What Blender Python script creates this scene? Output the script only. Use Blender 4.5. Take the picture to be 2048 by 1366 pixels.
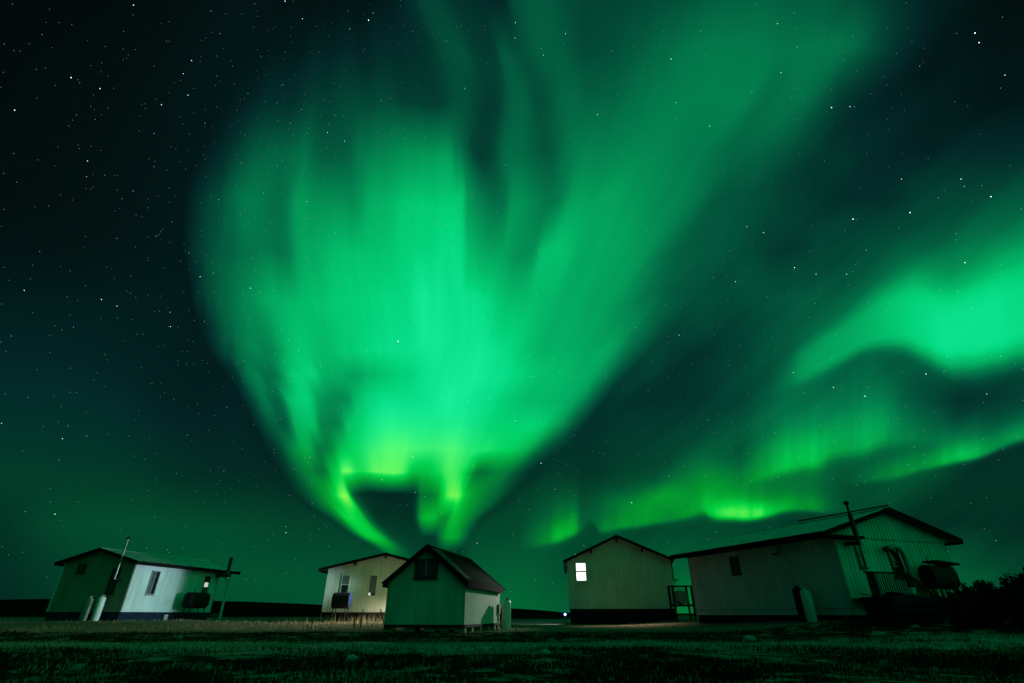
import bpy, math, random
import numpy as np

scene = bpy.context.scene
for o in list(bpy.data.objects):
    bpy.data.objects.remove(o, do_unlink=True)
col = scene.collection
R = math.radians
SR = random.Random(7)

# ------------------------------------------------------------------ camera
CAM_H = 0.60
TILT = 28.66
cam_d = bpy.data.cameras.new('camera')
cam_d.sensor_width = 36.0
cam_d.lens = 1001.0 / 2048.0 * 36.0
cam_d.clip_start = 0.05
cam_d.clip_end = 20000
cam = bpy.data.objects.new('camera', cam_d)
cam.location = (0, 0, CAM_H)
cam.rotation_euler = (R(90 + TILT), 0, 0)
col.objects.link(cam)
scene.camera = cam

scene.view_settings.view_transform = 'Standard'
scene.view_settings.look = 'None'
scene.view_settings.exposure = 0.0
scene.view_settings.gamma = 1.0
scene.render.engine = 'CYCLES'
scene.cycles.use_denoising = True
scene.cycles.max_bounces = 5
scene.cycles.diffuse_bounces = 3
scene.cycles.sample_clamp_indirect = 3.0

# ------------------------------------------------------------------ world: night sky with aurora
# The aurora is drawn in the camera's image plane, fixed to the sky (a tangent map about the view axis,
# 28.7 degrees above the northern horizon), coordinates in image pixels.
world = bpy.data.worlds.new('World')
scene.world = world
world.use_nodes = True
world.cycles.sampling_method = 'MANUAL'
world.cycles.sample_map_resolution = 512
nt = world.node_tree
nt.nodes.clear()


def N(kind, **kw):
    n = nt.nodes.new(kind)
    for k, v in kw.items():
        setattr(n, k, v)
    return n


def put(sock, v):
    if isinstance(v, bpy.types.NodeSocket):
        nt.links.new(v, sock)
    else:
        sock.default_value = v


def mt(op, a, b=None, c=None, clamp=False):
    n = N('ShaderNodeMath', operation=op, use_clamp=clamp)
    put(n.inputs[0], a)
    if b is not None:
        put(n.inputs[1], b)
    if c is not None:
        put(n.inputs[2], c)
    return n.outputs[0]


def maprange(v, a, b, c=0.0, d=1.0, smooth=False):
    n = N('ShaderNodeMapRange', interpolation_type='SMOOTHSTEP' if smooth else 'LINEAR', clamp=True)
    put(n.inputs[0], v)
    for i, q in enumerate((a, b, c, d)):
        put(n.inputs[1 + i], q)
    return n.outputs[0]


def mixf(f, a, b):
    n = N('ShaderNodeMix', data_type='FLOAT', clamp_factor=True)
    put(n.inputs[0], f)
    put(n.inputs[2], a)
    put(n.inputs[3], b)
    return n.outputs[0]


def curve(v, pts):
    """pts in 0..1 x 0..1"""
    n = N('ShaderNodeFloatCurve')
    cm = n.mapping
    cm.use_clip = False
    cm.extend = 'HORIZONTAL'
    c = cm.curves[0]
    pts = sorted(pts)
    c.points[0].location = pts[0]
    c.points[1].location = pts[-1]
    for p in pts[1:-1]:
        c.points.new(*p)
    for p in c.points:
        p.handle_type = 'AUTO_CLAMPED'
    cm.update()
    put(n.inputs[1], v)
    return n.outputs[0]


def xcurve(v, pts, lo, hi, ylo=0.0, yhi=1.0):
    t = maprange(v, lo, hi)
    r = curve(t, [((x - lo) / (hi - lo), (y - ylo) / (yhi - ylo)) for x, y in pts])
    if (ylo, yhi) != (0.0, 1.0):
        r = mt('MULTIPLY_ADD', r, yhi - ylo, ylo)
    return r


tc = N('ShaderNodeTexCoord')
sep = N('ShaderNodeSeparateXYZ')
nt.links.new(tc.outputs['Generated'], sep.inputs[0])
DX, DY, DZ = sep.outputs
AX = R(28.66)
dn = mt('ADD', mt('MULTIPLY', DY, math.cos(AX)), mt('MULTIPLY', DZ, math.sin(AX)))
up = mt('ADD', mt('MULTIPLY', DY, -math.sin(AX)), mt('MULTIPLY', DZ, math.cos(AX)))
dnc = mt('MAXIMUM', dn, 0.15)
CX0 = mt('MULTIPLY_ADD', mt('DIVIDE', DX, dnc), 1001.0, 1024.0)
CY0 = mt('MULTIPLY_ADD', mt('DIVIDE', up, dnc), -1001.0, 683.0)


def noise2(x, y, sx, sy, detail=2.0, w=0.0, rough=0.5):
    cb = N('ShaderNodeCombineXYZ')
    put(cb.inputs[0], mt('MULTIPLY', x, sx))
    put(cb.inputs[1], mt('MULTIPLY', y, sy))
    cb.inputs[2].default_value = w
    n = N('ShaderNodeTexNoise', noise_dimensions='3D')
    nt.links.new(cb.outputs[0], n.inputs['Vector'])
    n.inputs['Scale'].default_value = 1.0
    n.inputs['Detail'].default_value = detail
    n.inputs['Roughness'].default_value = rough
    return n.outputs[0]


# gentle warp so nothing runs dead straight
CX = mt('ADD', CX0, mt('MULTIPLY_ADD', noise2(CX0, CY0, 1 / 150, 1 / 420, 2.0, 1.3), 24.0, -12.0))
CY = mt('ADD', CY0, mt('MULTIPLY_ADD', noise2(CX0, CY0, 1 / 150, 1 / 190, 2.0, 5.1), 30.0, -15.0))

# left and right limits of the great horseshoe curtain
EDGE_L = [(0, 520), (100, 470), (200, 430), (300, 397), (400, 366), (450, 364), (500, 368), (550, 374), (600, 383),
          (650, 394), (700, 408), (750, 446), (800, 482), (850, 507), (900, 530), (950, 560), (1000, 608), (1060, 690),
          (1090, 742), (1140, 800)]
EDGE_R = [(0, 1980), (100, 1890), (200, 1790), (300, 1700), (400, 1610), (500, 1520), (600, 1415), (650, 1362),
          (700, 1312), (750, 1260), (800, 1215), (850, 1170), (900, 1124), (950, 1072), (1000, 1016), (1070, 942),
          (1140, 930)]


def lin(pts, v):
    return float(np.interp(v, [p[0] for p in pts], [p[1] for p in pts]))


XL = xcurve(CY, EDGE_L, 0, 1140, 0, 2000)
XR = xcurve(CY, EDGE_R, 0, 1140, 0, 2000)
# a middle line along which the rays stand upright; S runs 0 - 0.5 - 1 from edge to middle to edge
EDGE_C = [(0, 835), (100, 875), (200, 912), (300, 925), (400, 935), (500, 935), (600, 935), (700, 930), (800, 908),
          (900, 890), (950, 880), (1000, 872), (1070, 865), (1140, 866)]
XC = xcurve(CY, EDGE_C, 0, 1140, 0, 2000)
SL = mt('MULTIPLY', mt('DIVIDE', mt('SUBTRACT', CX, XL), mt('SUBTRACT', XC, XL)), 0.5)
SRt = mt('MULTIPLY_ADD', mt('DIVIDE', mt('SUBTRACT', CX, XC), mt('SUBTRACT', XR, XC)), 0.5, 0.5)
S = mixf(mt('GREATER_THAN', CX, XC), SL, SRt)

ROWS = {
    0: [(520, .06), (640, .07), (750, .09), (820, .18), (860, .25), (900, .21), (960, .18), (1000, .16), (1030, .30),
        (1080, .33), (1130, .28), (1200, .25), (1300, .27), (1400, .33), (1500, .35), (1600, .35), (1700, .29),
        (1800, .18), (1900, .09), (1980, .04)],
    100: [(470, .05), (560, .09), (650, .13), (750, .16), (810, .18), (850, .20), (890, .28), (920, .30), (950, .24),
          (985, .23), (1010, .34), (1040, .30), (1080, .36), (1130, .32), (1180, .28), (1240, .30), (1330, .40),
          (1420, .45), (1500, .45), (1600, .43), (1680, .43), (1730, .35), (1790, .20), (1850, .10), (1890, .05)],
    200: [(430, .06), (480, .11), (560, .19), (640, .23), (700, .26), (760, .28), (810, .24), (850, .24), (890, .26),
          (925, .30), (950, .25), (980, .22), (1010, .32), (1040, .38), (1070, .30), (1100, .33), (1140, .40),
          (1180, .36), (1240, .38), (1300, .45), (1400, .48), (1480, .48), (1530, .40), (1570, .42), (1640, .34),
          (1700, .20), (1760, .11), (1790, .08)],
    300: [(400, .08), (430, .19), (480, .30), (540, .38), (600, .42), (640, .36), (690, .34), (720, .45), (780, .52),
          (840, .58), (885, .62), (905, .47), (930, .34), (960, .24), (990, .30), (1020, .42), (1060, .38),
          (1090, .33), (1130, .42), (1180, .48), (1240, .49), (1300, .50), (1380, .48), (1430, .41), (1480, .38),
          (1540, .35), (1600, .26), (1660, .18), (1700, .14)],
    400: [(366, .09), (385, .28), (430, .42), (480, .50), (520, .48), (560, .42), (600, .58), (640, .56), (690, .53),
          (740, .66), (800, .74), (850, .78), (890, .80), (915, .78), (935, .56), (970, .48), (1000, .42),
          (1030, .58), (1070, .52), (1110, .45), (1150, .60), (1200, .62), (1260, .57), (1330, .52), (1380, .45),
          (1430, .32), (1500, .27), (1560, .18), (1610, .11)],
    500: [(368, .08), (385, .34), (420, .42), (470, .42), (520, .45), (560, .44), (600, .62), (650, .70), (700, .75),
          (760, .76), (830, .80), (880, .84), (915, .86), (935, .72), (970, .66), (1010, .62), (1040, .56),
          (1060, .55), (1090, .72), (1130, .72), (1170, .64), (1230, .62), (1280, .58), (1330, .42), (1380, .33),
          (1430, .31), (1470, .27), (1520, .20)],
    600: [(383, .08), (400, .36), (440, .48), (480, .50), (520, .62), (570, .70), (620, .74), (680, .80), (740, .82),
          (800, .84), (860, .88), (920, .88), (970, .84), (1000, .78), (1040, .74), (1090, .70), (1140, .66),
          (1200, .62), (1250, .55), (1290, .42), (1330, .33), (1380, .28), (1415, .24)],
    700: [(405, .07), (430, .28), (460, .42), (500, .55), (530, .50), (560, .62), (600, .76), (640, .72), (690, .80),
          (740, .84), (800, .86), (850, .90), (900, .90), (950, .90), (1000, .88), (1040, .78), (1080, .70),
          (1140, .66), (1200, .64), (1250, .52), (1285, .36), (1310, .18)],
    750: [(450, .09), (480, .34), (510, .56), (535, .42), (560, .55), (590, .80), (615, .82), (640, .68), (670, .66),
          (700, .64), (730, .68), (780, .76), (830, .84), (880, .90), (930, .92), (980, .90), (1040, .82),
          (1090, .72), (1150, .68), (1200, .58), (1235, .38), (1258, .16)],
    800: [(488, .10), (510, .40), (530, .50), (550, .38), (575, .72), (605, .80), (630, .62), (655, .54), (680, .52),
          (710, .72), (760, .84), (810, .86), (860, .88), (890, .93), (930, .90), (980, .86), (1030, .76),
          (1080, .70), (1130, .66), (1175, .46), (1213, .16)],
    850: [(510, .10), (530, .34), (550, .42), (565, .36), (590, .68), (620, .72), (640, .50), (665, .48), (690, .70),
          (730, .84), (790, .93), (850, .92), (900, .92), (950, .88), (1000, .82), (1060, .82), (1100, .68),
          (1140, .40), (1168, .16)],
    900: [(530, .10), (560, .34), (590, .58), (615, .65), (635, .46), (650, .48), (680, .72), (715, .84), (760, .95),
          (800, .98), (850, .94), (900, .96), (940, .90), (990, .86), (1040, .74), (1080, .40), (1120, .16)],
    945: [(560, .11), (590, .36), (620, .50), (640, .42), (660, .66), (680, .86), (695, .98), (720, .86), (760, .96),
          (800, .95), (835, .72), (870, .82), (900, .92), (940, .62), (960, .42), (1000, .48), (1030, .34), (1065, .15)],
    988: [(592, .12), (615, .36), (640, .5), (660, .64), (680, .90), (694, 1.0), (706, .5), (730, .19), (790, .15),
          (825, .17), (840, .42), (860, .46), (880, .74), (905, .95), (930, .72), (960, .52), (1000, .36), (1025, .16)],
    1030: [(645, .13), (665, .4), (685, .64), (705, .84), (722, .80), (740, .38), (770, .19), (820, .19), (835, .44),
           (855, .72), (875, .60), (890, .54), (905, .70), (930, .58), (955, .38), (975, .18)],
    1070: [(700, .18), (725, .52), (748, .78), (770, .5), (790, .25), (855, .22), (878, .46), (900, .64), (920, .50),
           (942, .24)],
    1100: [(745, .24), (770, .5), (800, .36), (830, .25), (930, .22)],
    1140: [(800, .27), (850, .27), (900, .26), (930, .26)],
}


def rows_chain(rows, coord, norm, CY):
    ys = sorted(rows)
    acc = None
    for i, y in enumerate(ys):
        pts = []
        for x, v in rows[y]:
            t = norm(x, y)
            if not pts or t > pts[-1][0] + 0.004:
                pts.append((min(max(t, 0.0), 1.0), v))
        v = curve(coord, pts)
        if acc is None:
            acc = v
        else:
            acc = mixf(maprange(CY, float(ys[i - 1]), float(y)), acc, v)
    return acc


def norm_main(x, y):
    a, c, b = lin(EDGE_L, y), lin(EDGE_C, y), lin(EDGE_R, y)
    return .5 * (x - a) / (c - a) if x < c else .5 + .5 * (x - c) / (b - c)


# rays end at uneven heights in the upper curtain
ragged = mt('MULTIPLY_ADD', noise2(S, CY, 14.0, 1 / 900, 2.0, 7.7), 100.0, -50.0)
CYR = mt('ADD', CY, mt('MULTIPLY', ragged, maprange(CY, 860.0, 560.0, smooth=True)))
main = rows_chain(ROWS, S, norm_main, CYR)

BASE = {
    0: [(0, .02), (300, .03), (520, .06), (1500, .10), (1900, .06), (2048, .03), (2400, .03)],
    200: [(0, .025), (300, .045), (430, .07), (1700, .14), (1800, .09), (2048, .05), (2400, .07)],
    300: [(0, .03), (300, .05), (430, .07), (1650, .18), (1750, .11), (1850, .09), (2048, .11), (2400, .14)],
    400: [(0, .035), (200, .045), (365, .065), (1500, .27), (1580, .21), (1680, .13), (1760, .12), (1850, .18),
          (2048, .23), (2400, .28)],
    500: [(0, .05), (200, .055), (365, .07), (1460, .25), (1520, .19), (1570, .14), (1640, .18), (1720, .22),
          (1850, .26), (2048, .30), (2400, .3)],
    600: [(0, .08), (200, .08), (380, .08), (1400, .25), (1440, .20), (1500, .22), (1600, .26), (1700, .27),
          (1800, .3), (2400, .3)],
    700: [(0, .11), (200, .10), (380, .085), (1300, .20), (1360, .16), (1450, .18), (1600, .25), (1800, .24), (2400, .24)],
    800: [(0, .14), (200, .13), (400, .09), (480, .10), (1215, .15), (1300, .15), (1450, .19), (1600, .26),
          (1750, .25), (1830, .17), (2048, .12), (2400, .14)],
    950: [(0, .19), (250, .18), (400, .14), (530, .13), (1080, .18), (1150, .16), (1250, .20), (1400, .29),
          (1500, .32), (1700, .28), (1850, .22), (2048, .15), (2400, .16)],
    1050: [(0, .16), (200, .24), (400, .24), (600, .21), (760, .2), (1000, .23), (1150, .24), (1300, .23),
           (1500, .2), (1700, .18), (2048, .14), (2400, .15)],
    1150: [(0, .14), (200, .21), (500, .26), (700, .26), (900, .28), (1050, .30), (1200, .24), (1370, .32),
           (1700, .29), (1930, .27), (2048, .21), (2400, .2)],
    1230: [(0, .12), (400, .24), (640, .26), (1050, .35), (1100, .31), (1370, .36), (1900, .28), (2048, .2),
           (2400, .18)],
}
CXB = maprange(CX, -300.0, 2500.0)
base = rows_chain(BASE, CXB, lambda x, y: (x + 300) / 2800, CY)

wa = mt('MULTIPLY_ADD', CX, .62, mt('MULTIPLY', CY, .78))
wl_ = mt('MULTIPLY_ADD', CX, .78, mt('MULTIPLY', CY, -.62))
wisp = noise2(wa, wl_, 1 / 75, 1 / 600, 3.0, 3.3)
wispy = mt('MULTIPLY_ADD', wisp, 0.75, 0.63)
base = mixf(maprange(CX, 1000.0, 1300.0), base, mt('MULTIPLY', base, wispy))
base = mt('MULTIPLY_ADD', base, 1.12, 0.018)
jag = mt('MULTIPLY_ADD', noise2(CX, CY, 1 / 70, 1 / 260, 3.0, 6.6), 0.13, -0.065)
SJ = mt('ADD', S, mt('MULTIPLY', jag, maprange(CY, 1000.0, 700.0)))
ew = maprange(CY, 330.0, 560.0, 0.20, 0.11, True)
mask = mt('MULTIPLY', maprange(mt('DIVIDE', SJ, ew), -0.45, 1.0, smooth=True), maprange(SJ, 1.09, 0.86, smooth=True))
# fine rays running along the curtain
ray1 = noise2(S, CY, 16.0, 1 / 420, 3.0, 2.0, 0.55)
ray2 = noise2(S, CY, 46.0, 1 / 300, 2.0, 9.0)
rays = mt('ADD', mt('MULTIPLY_ADD', ray1, 0.16, -0.08), mt('MULTIPLY_ADD', ray2, 0.05, -0.025))
mainr = mt('MULTIPLY', main, mt('MULTIPLY_ADD', rays, maprange(CY, 900.0, 640.0, .35, 1.0, True), 1.0))
inten = mixf(mask, base, mainr)


def band(edge, strength, depth, prof):
    sharp = prof is SHARP
    xs = [p[0] for p in edge] + [p[0] for p in strength] + [p[0] for p in depth]
    lo, hi = min(xs), max(xs)
    e = xcurve(CX, edge, lo, hi, 600, 1200)
    s = xcurve(CX, strength, lo, hi)
    d = xcurve(CX, depth, lo, hi, 0, 400)
    t = mt('DIVIDE', mt('SUBTRACT', e, CY), d)
    g = xcurve(t, prof, -0.3, 2.0)
    if sharp:
        s = mt('MULTIPLY', s, mt('MULTIPLY_ADD', noise2(CX, CY, 1 / 26, 1 / 500, 2.0, 8.8), .5, .75))
    return mt('MULTIPLY', s, g)


SHARP = [(-.3, 0), (-.1, .02), (0, .15), (.12, .72), (.25, 1), (.45, .88), (.8, .50), (1.2, .25), (1.6, .11), (2, 0.03)]
PLUMP = [(-.3, 0), (-.12, .04), (0, .28), (.12, .78), (.26, 1), (.55, .96), (.78, .62), (1.0, .27), (1.3, .07), (2, 0)]
BANDS = [
    ([(1540, 800), (1600, 768), (1650, 746), (1700, 724), (1740, 708), (1780, 699), (1820, 705), (1850, 722),
      (1880, 742), (1910, 752), (1950, 752), (2000, 743), (2048, 727), (2200, 690), (2500, 650)],
     [(1540, 0), (1575, .14), (1610, .36), (1650, .42), (1700, .46), (1750, .54), (1800, .66), (1850, .77),
      (1900, .83), (1980, .83), (2048, .79), (2200, .8), (2500, .72)],
     [(1540, 70), (1650, 110), (1750, 140), (1820, 180), (1900, 230), (1980, 262), (2048, 275), (2500, 290)], PLUMP),
    ([(1480, 990), (1530, 968), (1560, 957), (1600, 950), (1640, 945), (1662, 931), (1700, 921), (1740, 915),
      (1780, 906), (1920, 892)],
     [(1480, 0), (1520, .3), (1560, .50), (1600, .62), (1636, .60), (1668, .46), (1700, .48), (1750, .50), (1800, .34),
      (1850, .2), (1920, 0)],
     [(1480, 100), (1600, 125), (1700, 150), (1760, 150), (1880, 150)], SHARP),
    ([(1690, 972), (1780, 966), (1800, 961), (1850, 946), (1900, 931), (1950, 922), (2000, 909), (2048, 895),
      (2200, 860), (2500, 830)],
     [(1690, 0), (1740, .16), (1800, .32), (1845, .36), (1880, .5), (1910, .62), (1950, .57), (2000, .46), (2048, .48),
      (2200, .5), (2500, .4)],
     [(1690, 60), (1800, 74), (1900, 66), (2048, 72), (2500, 90)], SHARP),
    ([(1040, 1098), (1090, 1097), (1120, 1090), (1140, 1080), (1160, 1066), (1178, 1050), (1200, 1070), (1240, 1063),
      (1280, 1056), (1340, 1045), (1380, 1036), (1400, 1033), (1420, 1042), (1440, 1047), (1480, 1047), (1540, 1038),
      (1600, 1029), (1640, 1031), (1690, 1034), (1740, 1036)],
     [(1040, 0), (1070, .16), (1100, .34), (1128, .55), (1150, .42), (1170, .1), (1188, .16), (1210, .3), (1280, .40),
      (1340, .34), (1385, .40), (1415, .68), (1450, .82), (1500, .86), (1530, .78), (1560, .56), (1610, .40),
      (1635, .36), (1660, .18), (1700, .05), (1740, 0)],
     [(1040, 70), (1128, 75), (1200, 60), (1300, 62), (1400, 64), (1470, 66), (1530, 56), (1600, 60), (1690, 60)],
     SHARP),
]
for b in BANDS:
    inten = mt('SUBTRACT', 1.0, mt('MULTIPLY', mt('SUBTRACT', 1.0, inten), mt('SUBTRACT', 1.0, band(*b))))


def blob(x, y, sx, sy, a, slope=0.0):
    ax = mt('SUBTRACT', CX, x)
    ay = mt('SUBTRACT', CY, y)
    if slope:
        ax = mt('MULTIPLY_ADD', ay, slope, ax)
    q = mt('ADD', mt('POWER', mt('ABSOLUTE', mt('DIVIDE', ax, sx)), 2.0),
           mt('POWER', mt('ABSOLUTE', mt('DIVIDE', ay, sy)), 2.0))
    return mt('MULTIPLY', mt('EXPONENT', mt('MULTIPLY', q, -1.0)), a)


for b in [(1330, 988, 55, 26, .34), (1408, 968, 50, 50, .22), (1265, 1010, 60, 22, .2), (895, 790, 26, 42, .10),
          (1500, 1018, 44, 12, .25), (800, 925, 46, 28, .14), (906, 985, 17, 16, .2)]:
    inten = mt('SUBTRACT', 1.0, mt('MULTIPLY', mt('SUBTRACT', 1.0, inten), mt('SUBTRACT', 1.0, blob(*b))))

# behind the viewer the glow goes on: dim in the west, bright curtains in the east
backn = noise2(DX, DZ, 2.2, 1.4, 2.0, 4.0)
back = mt('MULTIPLY', maprange(DX, -0.55, 0.75, 0.25, 0.70, True), mt('MULTIPLY_ADD', backn, 0.6, 0.7))
inten = mixf(maprange(dn, 0.20, 0.50, smooth=True), back, inten)
inten = mt('MAXIMUM', mt('MULTIPLY', inten, maprange(DZ, -0.06, -0.01)), 0.0)
inten = mt('MINIMUM', inten, 1.0)

low = maprange(CY, 800.0, 1010.0, smooth=True)
rb = curve(inten, [(0, 1.0), (.06, 1.0), (.12, 1.0), (.2, .85), (.3, .72), (.45, .63), (.65, .565), (.8, .57), (.92, .64), (1, .60)])
rb = mt('MULTIPLY', rb, mt('SUBTRACT', 1.0, mt('MULTIPLY', mt('MULTIPLY', low, 0.36), maprange(inten, .3, .62, smooth=True))))
rb = mt('MULTIPLY', rb, mt('MULTIPLY_ADD', low, -0.17, 1.0))
rr = mt('MULTIPLY', maprange(inten, .82, 1.0, 0.0, .60), mt('MULTIPLY_ADD', low, .75, .25))
def decode(v):
    return mt('POWER', mt('MULTIPLY_ADD', v, 1 / 1.055, .055 / 1.055), 2.4)


gl = decode(inten)
bl = decode(mt('MULTIPLY', inten, rb))
rl = decode(mt('MULTIPLY', inten, rr))
cc = N('ShaderNodeCombineColor')
put(cc.inputs[0], rl)
put(cc.inputs[1], gl)
put(cc.inputs[2], bl)
bg = N('ShaderNodeBackground')
nt.links.new(cc.outputs[0], bg.inputs[0])
bg.inputs[1].default_value = 1.0
wo = N('ShaderNodeOutputWorld')
nt.links.new(bg.outputs[0], wo.inputs[0])

# ------------------------------------------------------------------ materials


def mat(name, rgb, rough=0.7, var=0.25, scale=6.0, bump=0.0, bscale=40.0, metallic=0.0, spec=0.35, stretch=(1, 1, 1),
        emit=None, estr=0.0, rgb2=None, streak=0.0):
    m = bpy.data.materials.new(name)
    m.use_nodes = True
    t = m.node_tree
    b = t.nodes['Principled BSDF']
    b.inputs['Roughness'].default_value = rough
    b.inputs['Metallic'].default_value = metallic
    b.inputs['Specular IOR Level'].default_value = spec
    ge = t.nodes.new('ShaderNodeTexCoord')
    mp = t.nodes.new('ShaderNodeMapping')
    mp.inputs['Scale'].default_value = stretch
    t.links.new(ge.outputs['Object'], mp.inputs[0])
    n = t.nodes.new('ShaderNodeTexNoise')
    n.inputs['Scale'].default_value = scale
    n.inputs['Detail'].default_value = 6
    t.links.new(mp.outputs[0], n.inputs['Vector'])
    r = t.nodes.new('ShaderNodeValToRGB')
    r.color_ramp.elements[0].position = 0.3
    r.color_ramp.elements[1].position = 0.72
    a = tuple(c * (1 - var) for c in rgb)
    z = rgb2 if rgb2 else tuple(min(1, c * (1 + var)) for c in rgb)
    r.color_ramp.elements[0].color = a + (1,)
    r.color_ramp.elements[1].color = tuple(z) + (1,)
    t.links.new(n.outputs[0], r.inputs[0])
    base_c = r.outputs[0]
    if streak:
        mp2 = t.nodes.new('ShaderNodeMapping'); mp2.inputs['Scale'].default_value = (7, 7, .55)
        t.links.new(ge.outputs['Object'], mp2.inputs[0])
        n3 = t.nodes.new('ShaderNodeTexNoise'); n3.inputs['Scale'].default_value = 1.0; n3.inputs['Detail'].default_value = 7
        t.links.new(mp2.outputs[0], n3.inputs['Vector'])
        n4 = t.nodes.new('ShaderNodeTexNoise'); n4.inputs['Scale'].default_value = .9; n4.inputs['Detail'].default_value = 5
        t.links.new(ge.outputs['Object'], n4.inputs['Vector'])
        ml = t.nodes.new('ShaderNodeMath'); ml.operation = 'MULTIPLY'
        t.links.new(n3.outputs[0], ml.inputs[0]); t.links.new(n4.outputs[0], ml.inputs[1])
        mr_ = t.nodes.new('ShaderNodeMapRange')
        t.links.new(ml.outputs[0], mr_.inputs[0])
        for i_, q_ in enumerate((.20, .36, 0.0, streak)): mr_.inputs[1 + i_].default_value = q_
        mx_ = t.nodes.new('ShaderNodeMix'); mx_.data_type = 'RGBA'
        t.links.new(mr_.outputs[0], mx_.inputs[0])
        t.links.new(base_c, mx_.inputs[6])
        mx_.inputs[7].default_value = tuple(c * f for c, f in zip(rgb, (.42, .40, .34))) + (1,)
        base_c = mx_.outputs[2]
    t.links.new(base_c, b.inputs['Base Color'])
    if bump:
        n2 = t.nodes.new('ShaderNodeTexNoise')
        n2.inputs['Scale'].default_value = bscale
        n2.inputs['Detail'].default_value = 4
        t.links.new(mp.outputs[0], n2.inputs['Vector'])
        bm = t.nodes.new('ShaderNodeBump')
        bm.inputs['Strength'].default_value = bump
        bm.inputs['Distance'].default_value = 0.02
        t.links.new(n2.outputs[0], bm.inputs['Height'])
        t.links.new(bm.outputs[0], b.inputs['Normal'])
    if emit:
        b.inputs['Emission Color'].default_value = tuple(emit) + (1,)
        b.inputs['Emission Strength'].default_value = estr
    return m


M_PALE = mat('pale_blue_siding', (.62, .70, .72), .6, .10, 1.3, .15, 30, stretch=(1, 1, .25), streak=.3)
M_CREAM = mat('cream_siding', (.54, .56, .46), .65, .12, 1.1, .15, 30, stretch=(1, 1, .2), streak=.3)
M_SAGE = mat('grey_white_siding', (.46, .53, .48), .65, .12, 1.2, .15, 30, stretch=(1, 1, .2), streak=.3)
M_WHITE4 = mat('white_ribbed_siding', (.60, .65, .60), .55, .14, .9, .1, 30, stretch=(1, 1, .15), streak=.3)
M_PLY = mat('painted_plywood', (.50, .50, .44), .75, .16, 1.6, .3, 45, stretch=(1, 1, .3), streak=.3)
M_SKIRT = mat('dark_blue_skirting', (.010, .022, .045), .8, .3, 3, spec=.08)
M_BLACKSK = mat('black_skirting_and_void', (.010, .011, .014), .9, .3, 3, spec=.05)
M_OLIVE = mat('dark_olive_gable', (.22, .25, .18), .8, .2, 1.4, .2, 40, stretch=(1, 1, .3), streak=.3)  # front gable made darker than the cabin's other walls
M_DARKWOOD = mat('dark_stained_wood', (.016, .014, .012), .85, .3, 8, .3, 60, spec=.12)
M_FASCIA = mat('black_fascia', (.009, .009, .010), .9, .3, 8, spec=.03)
M_SOFFIT = mat('soffit_board', (.05, .05, .045), .7, .2, 4)
M_SOFFITW = mat('pale_soffit_board', (.55, .55, .52), .7, .2, 4)
M_METAL = mat('galvanised_roof', (.42, .45, .45), .38, .15, 2.0, .05, 20, metallic=.55)
M_SHINGLE = mat('black_shingle', (.012, .011, .011), .95, .4, 14, .5, 90, spec=.04)
M_FELT = mat('weathered_felt', (.055, .055, .05), .85, .3, 8, .4, 70)
M_TRIM = mat('white_trim', (.62, .63, .60), .5, .1, 5)
M_DTRIM = mat('dark_window_trim', (.03, .022, .02), .6, .3, 9)
M_GREYTR = mat('grey_window_trim', (.25, .27, .28), .5, .2, 9)
M_PANE = mat('dark_glass', (.014, .016, .018), .06, .2, 3, spec=.6)
M_PANEG = mat('grey_curtained_glass', (.10, .115, .115), .15, .2, 3, spec=.5)
M_LIT = mat('lit_blind', (.9, .9, .88), .6, .02, 2, emit=(1.0, .97, .92), estr=2.4)
M_LIT2 = mat('lit_pane_and_glint', (.8, .8, .78), .6, .02, 2, emit=(1.0, .97, .93), estr=.55)
M_PIPE = mat('stove_pipe_steel', (.30, .30, .30), .4, .3, 9, metallic=.7)
M_PIPEB = mat('black_stove_pipe', (.012, .012, .012), .6, .3, 9)
M_CYLW = mat('white_cylinder_paint', (.62, .66, .66), .42, .10, 3, .08, 20)
M_CYLG = mat('dull_cylinder_paint', (.22, .24, .20), .6, .25, 5)
M_BRASS = mat('valve_brass', (.35, .28, .12), .4, .2, 20, metallic=.8)
M_TANK = mat('black_oil_tank', (.012, .012, .014), .75, .3, 5, spec=.12)
M_TANKB = mat('blue_tank_end', (.002, .007, .03), .9, .3, 5, spec=.15)
M_WOOD = mat('grey_weathered_wood', (.10, .085, .065), .85, .35, 9, .4, 70)
M_BLOCK = mat('wood_block', (.30, .22, .14), .85, .3, 9, .4, 60)
M_TUB = mat('navy_plastic', (.008, .011, .026), .7, .3, 4, spec=.12)
M_TARP = mat('dark_tarp', (.02, .025, .022), .6, .3, 6, .3, 20)
M_STONE = mat('grey_stone', (.20, .195, .18), .85, .35, 7, .5, 30)
M_STONEP = mat('pale_stone', (.34, .33, .30), .85, .3, 7, .5, 30)
M_ROAD = mat('pale_gravel', (.42, .42, .40), .9, .25, 3, .4, 40)
M_GRASS = mat('short_green_grass', (.17, .20, .12), .7, .4, 1.1, rgb2=(.36, .36, .24), spec=.1)
M_DRY = mat('dry_golden_grass', (.30, .22, .10), .7, .35, 2.0)
M_HEATH = mat('dark_heath', (.012, .015, .009), .9, .5, 1.5, spec=.05)
M_LEAF = mat('willow_leaf', (.014, .019, .010), .8, .45, 5, spec=.1)
M_TWIG = mat('willow_twig', (.03, .024, .018), .8, .3, 9)
M_LAMP = mat('lamp_housing', (.12, .12, .12), .4, .2, 9, metallic=.4)
M_LENS = mat('lamp_lens', (.8, .8, .8), .4, .0, 2, emit=(1, .97, .92), estr=6.0)
M_DLENS = mat('dim_lens', (.3, .3, .3), .4, .0, 2)
M_LED = mat('blue_white_led', (.8, .85, .9), .4, .0, 2, emit=(.55, .75, 1.0), estr=40.0)
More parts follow.
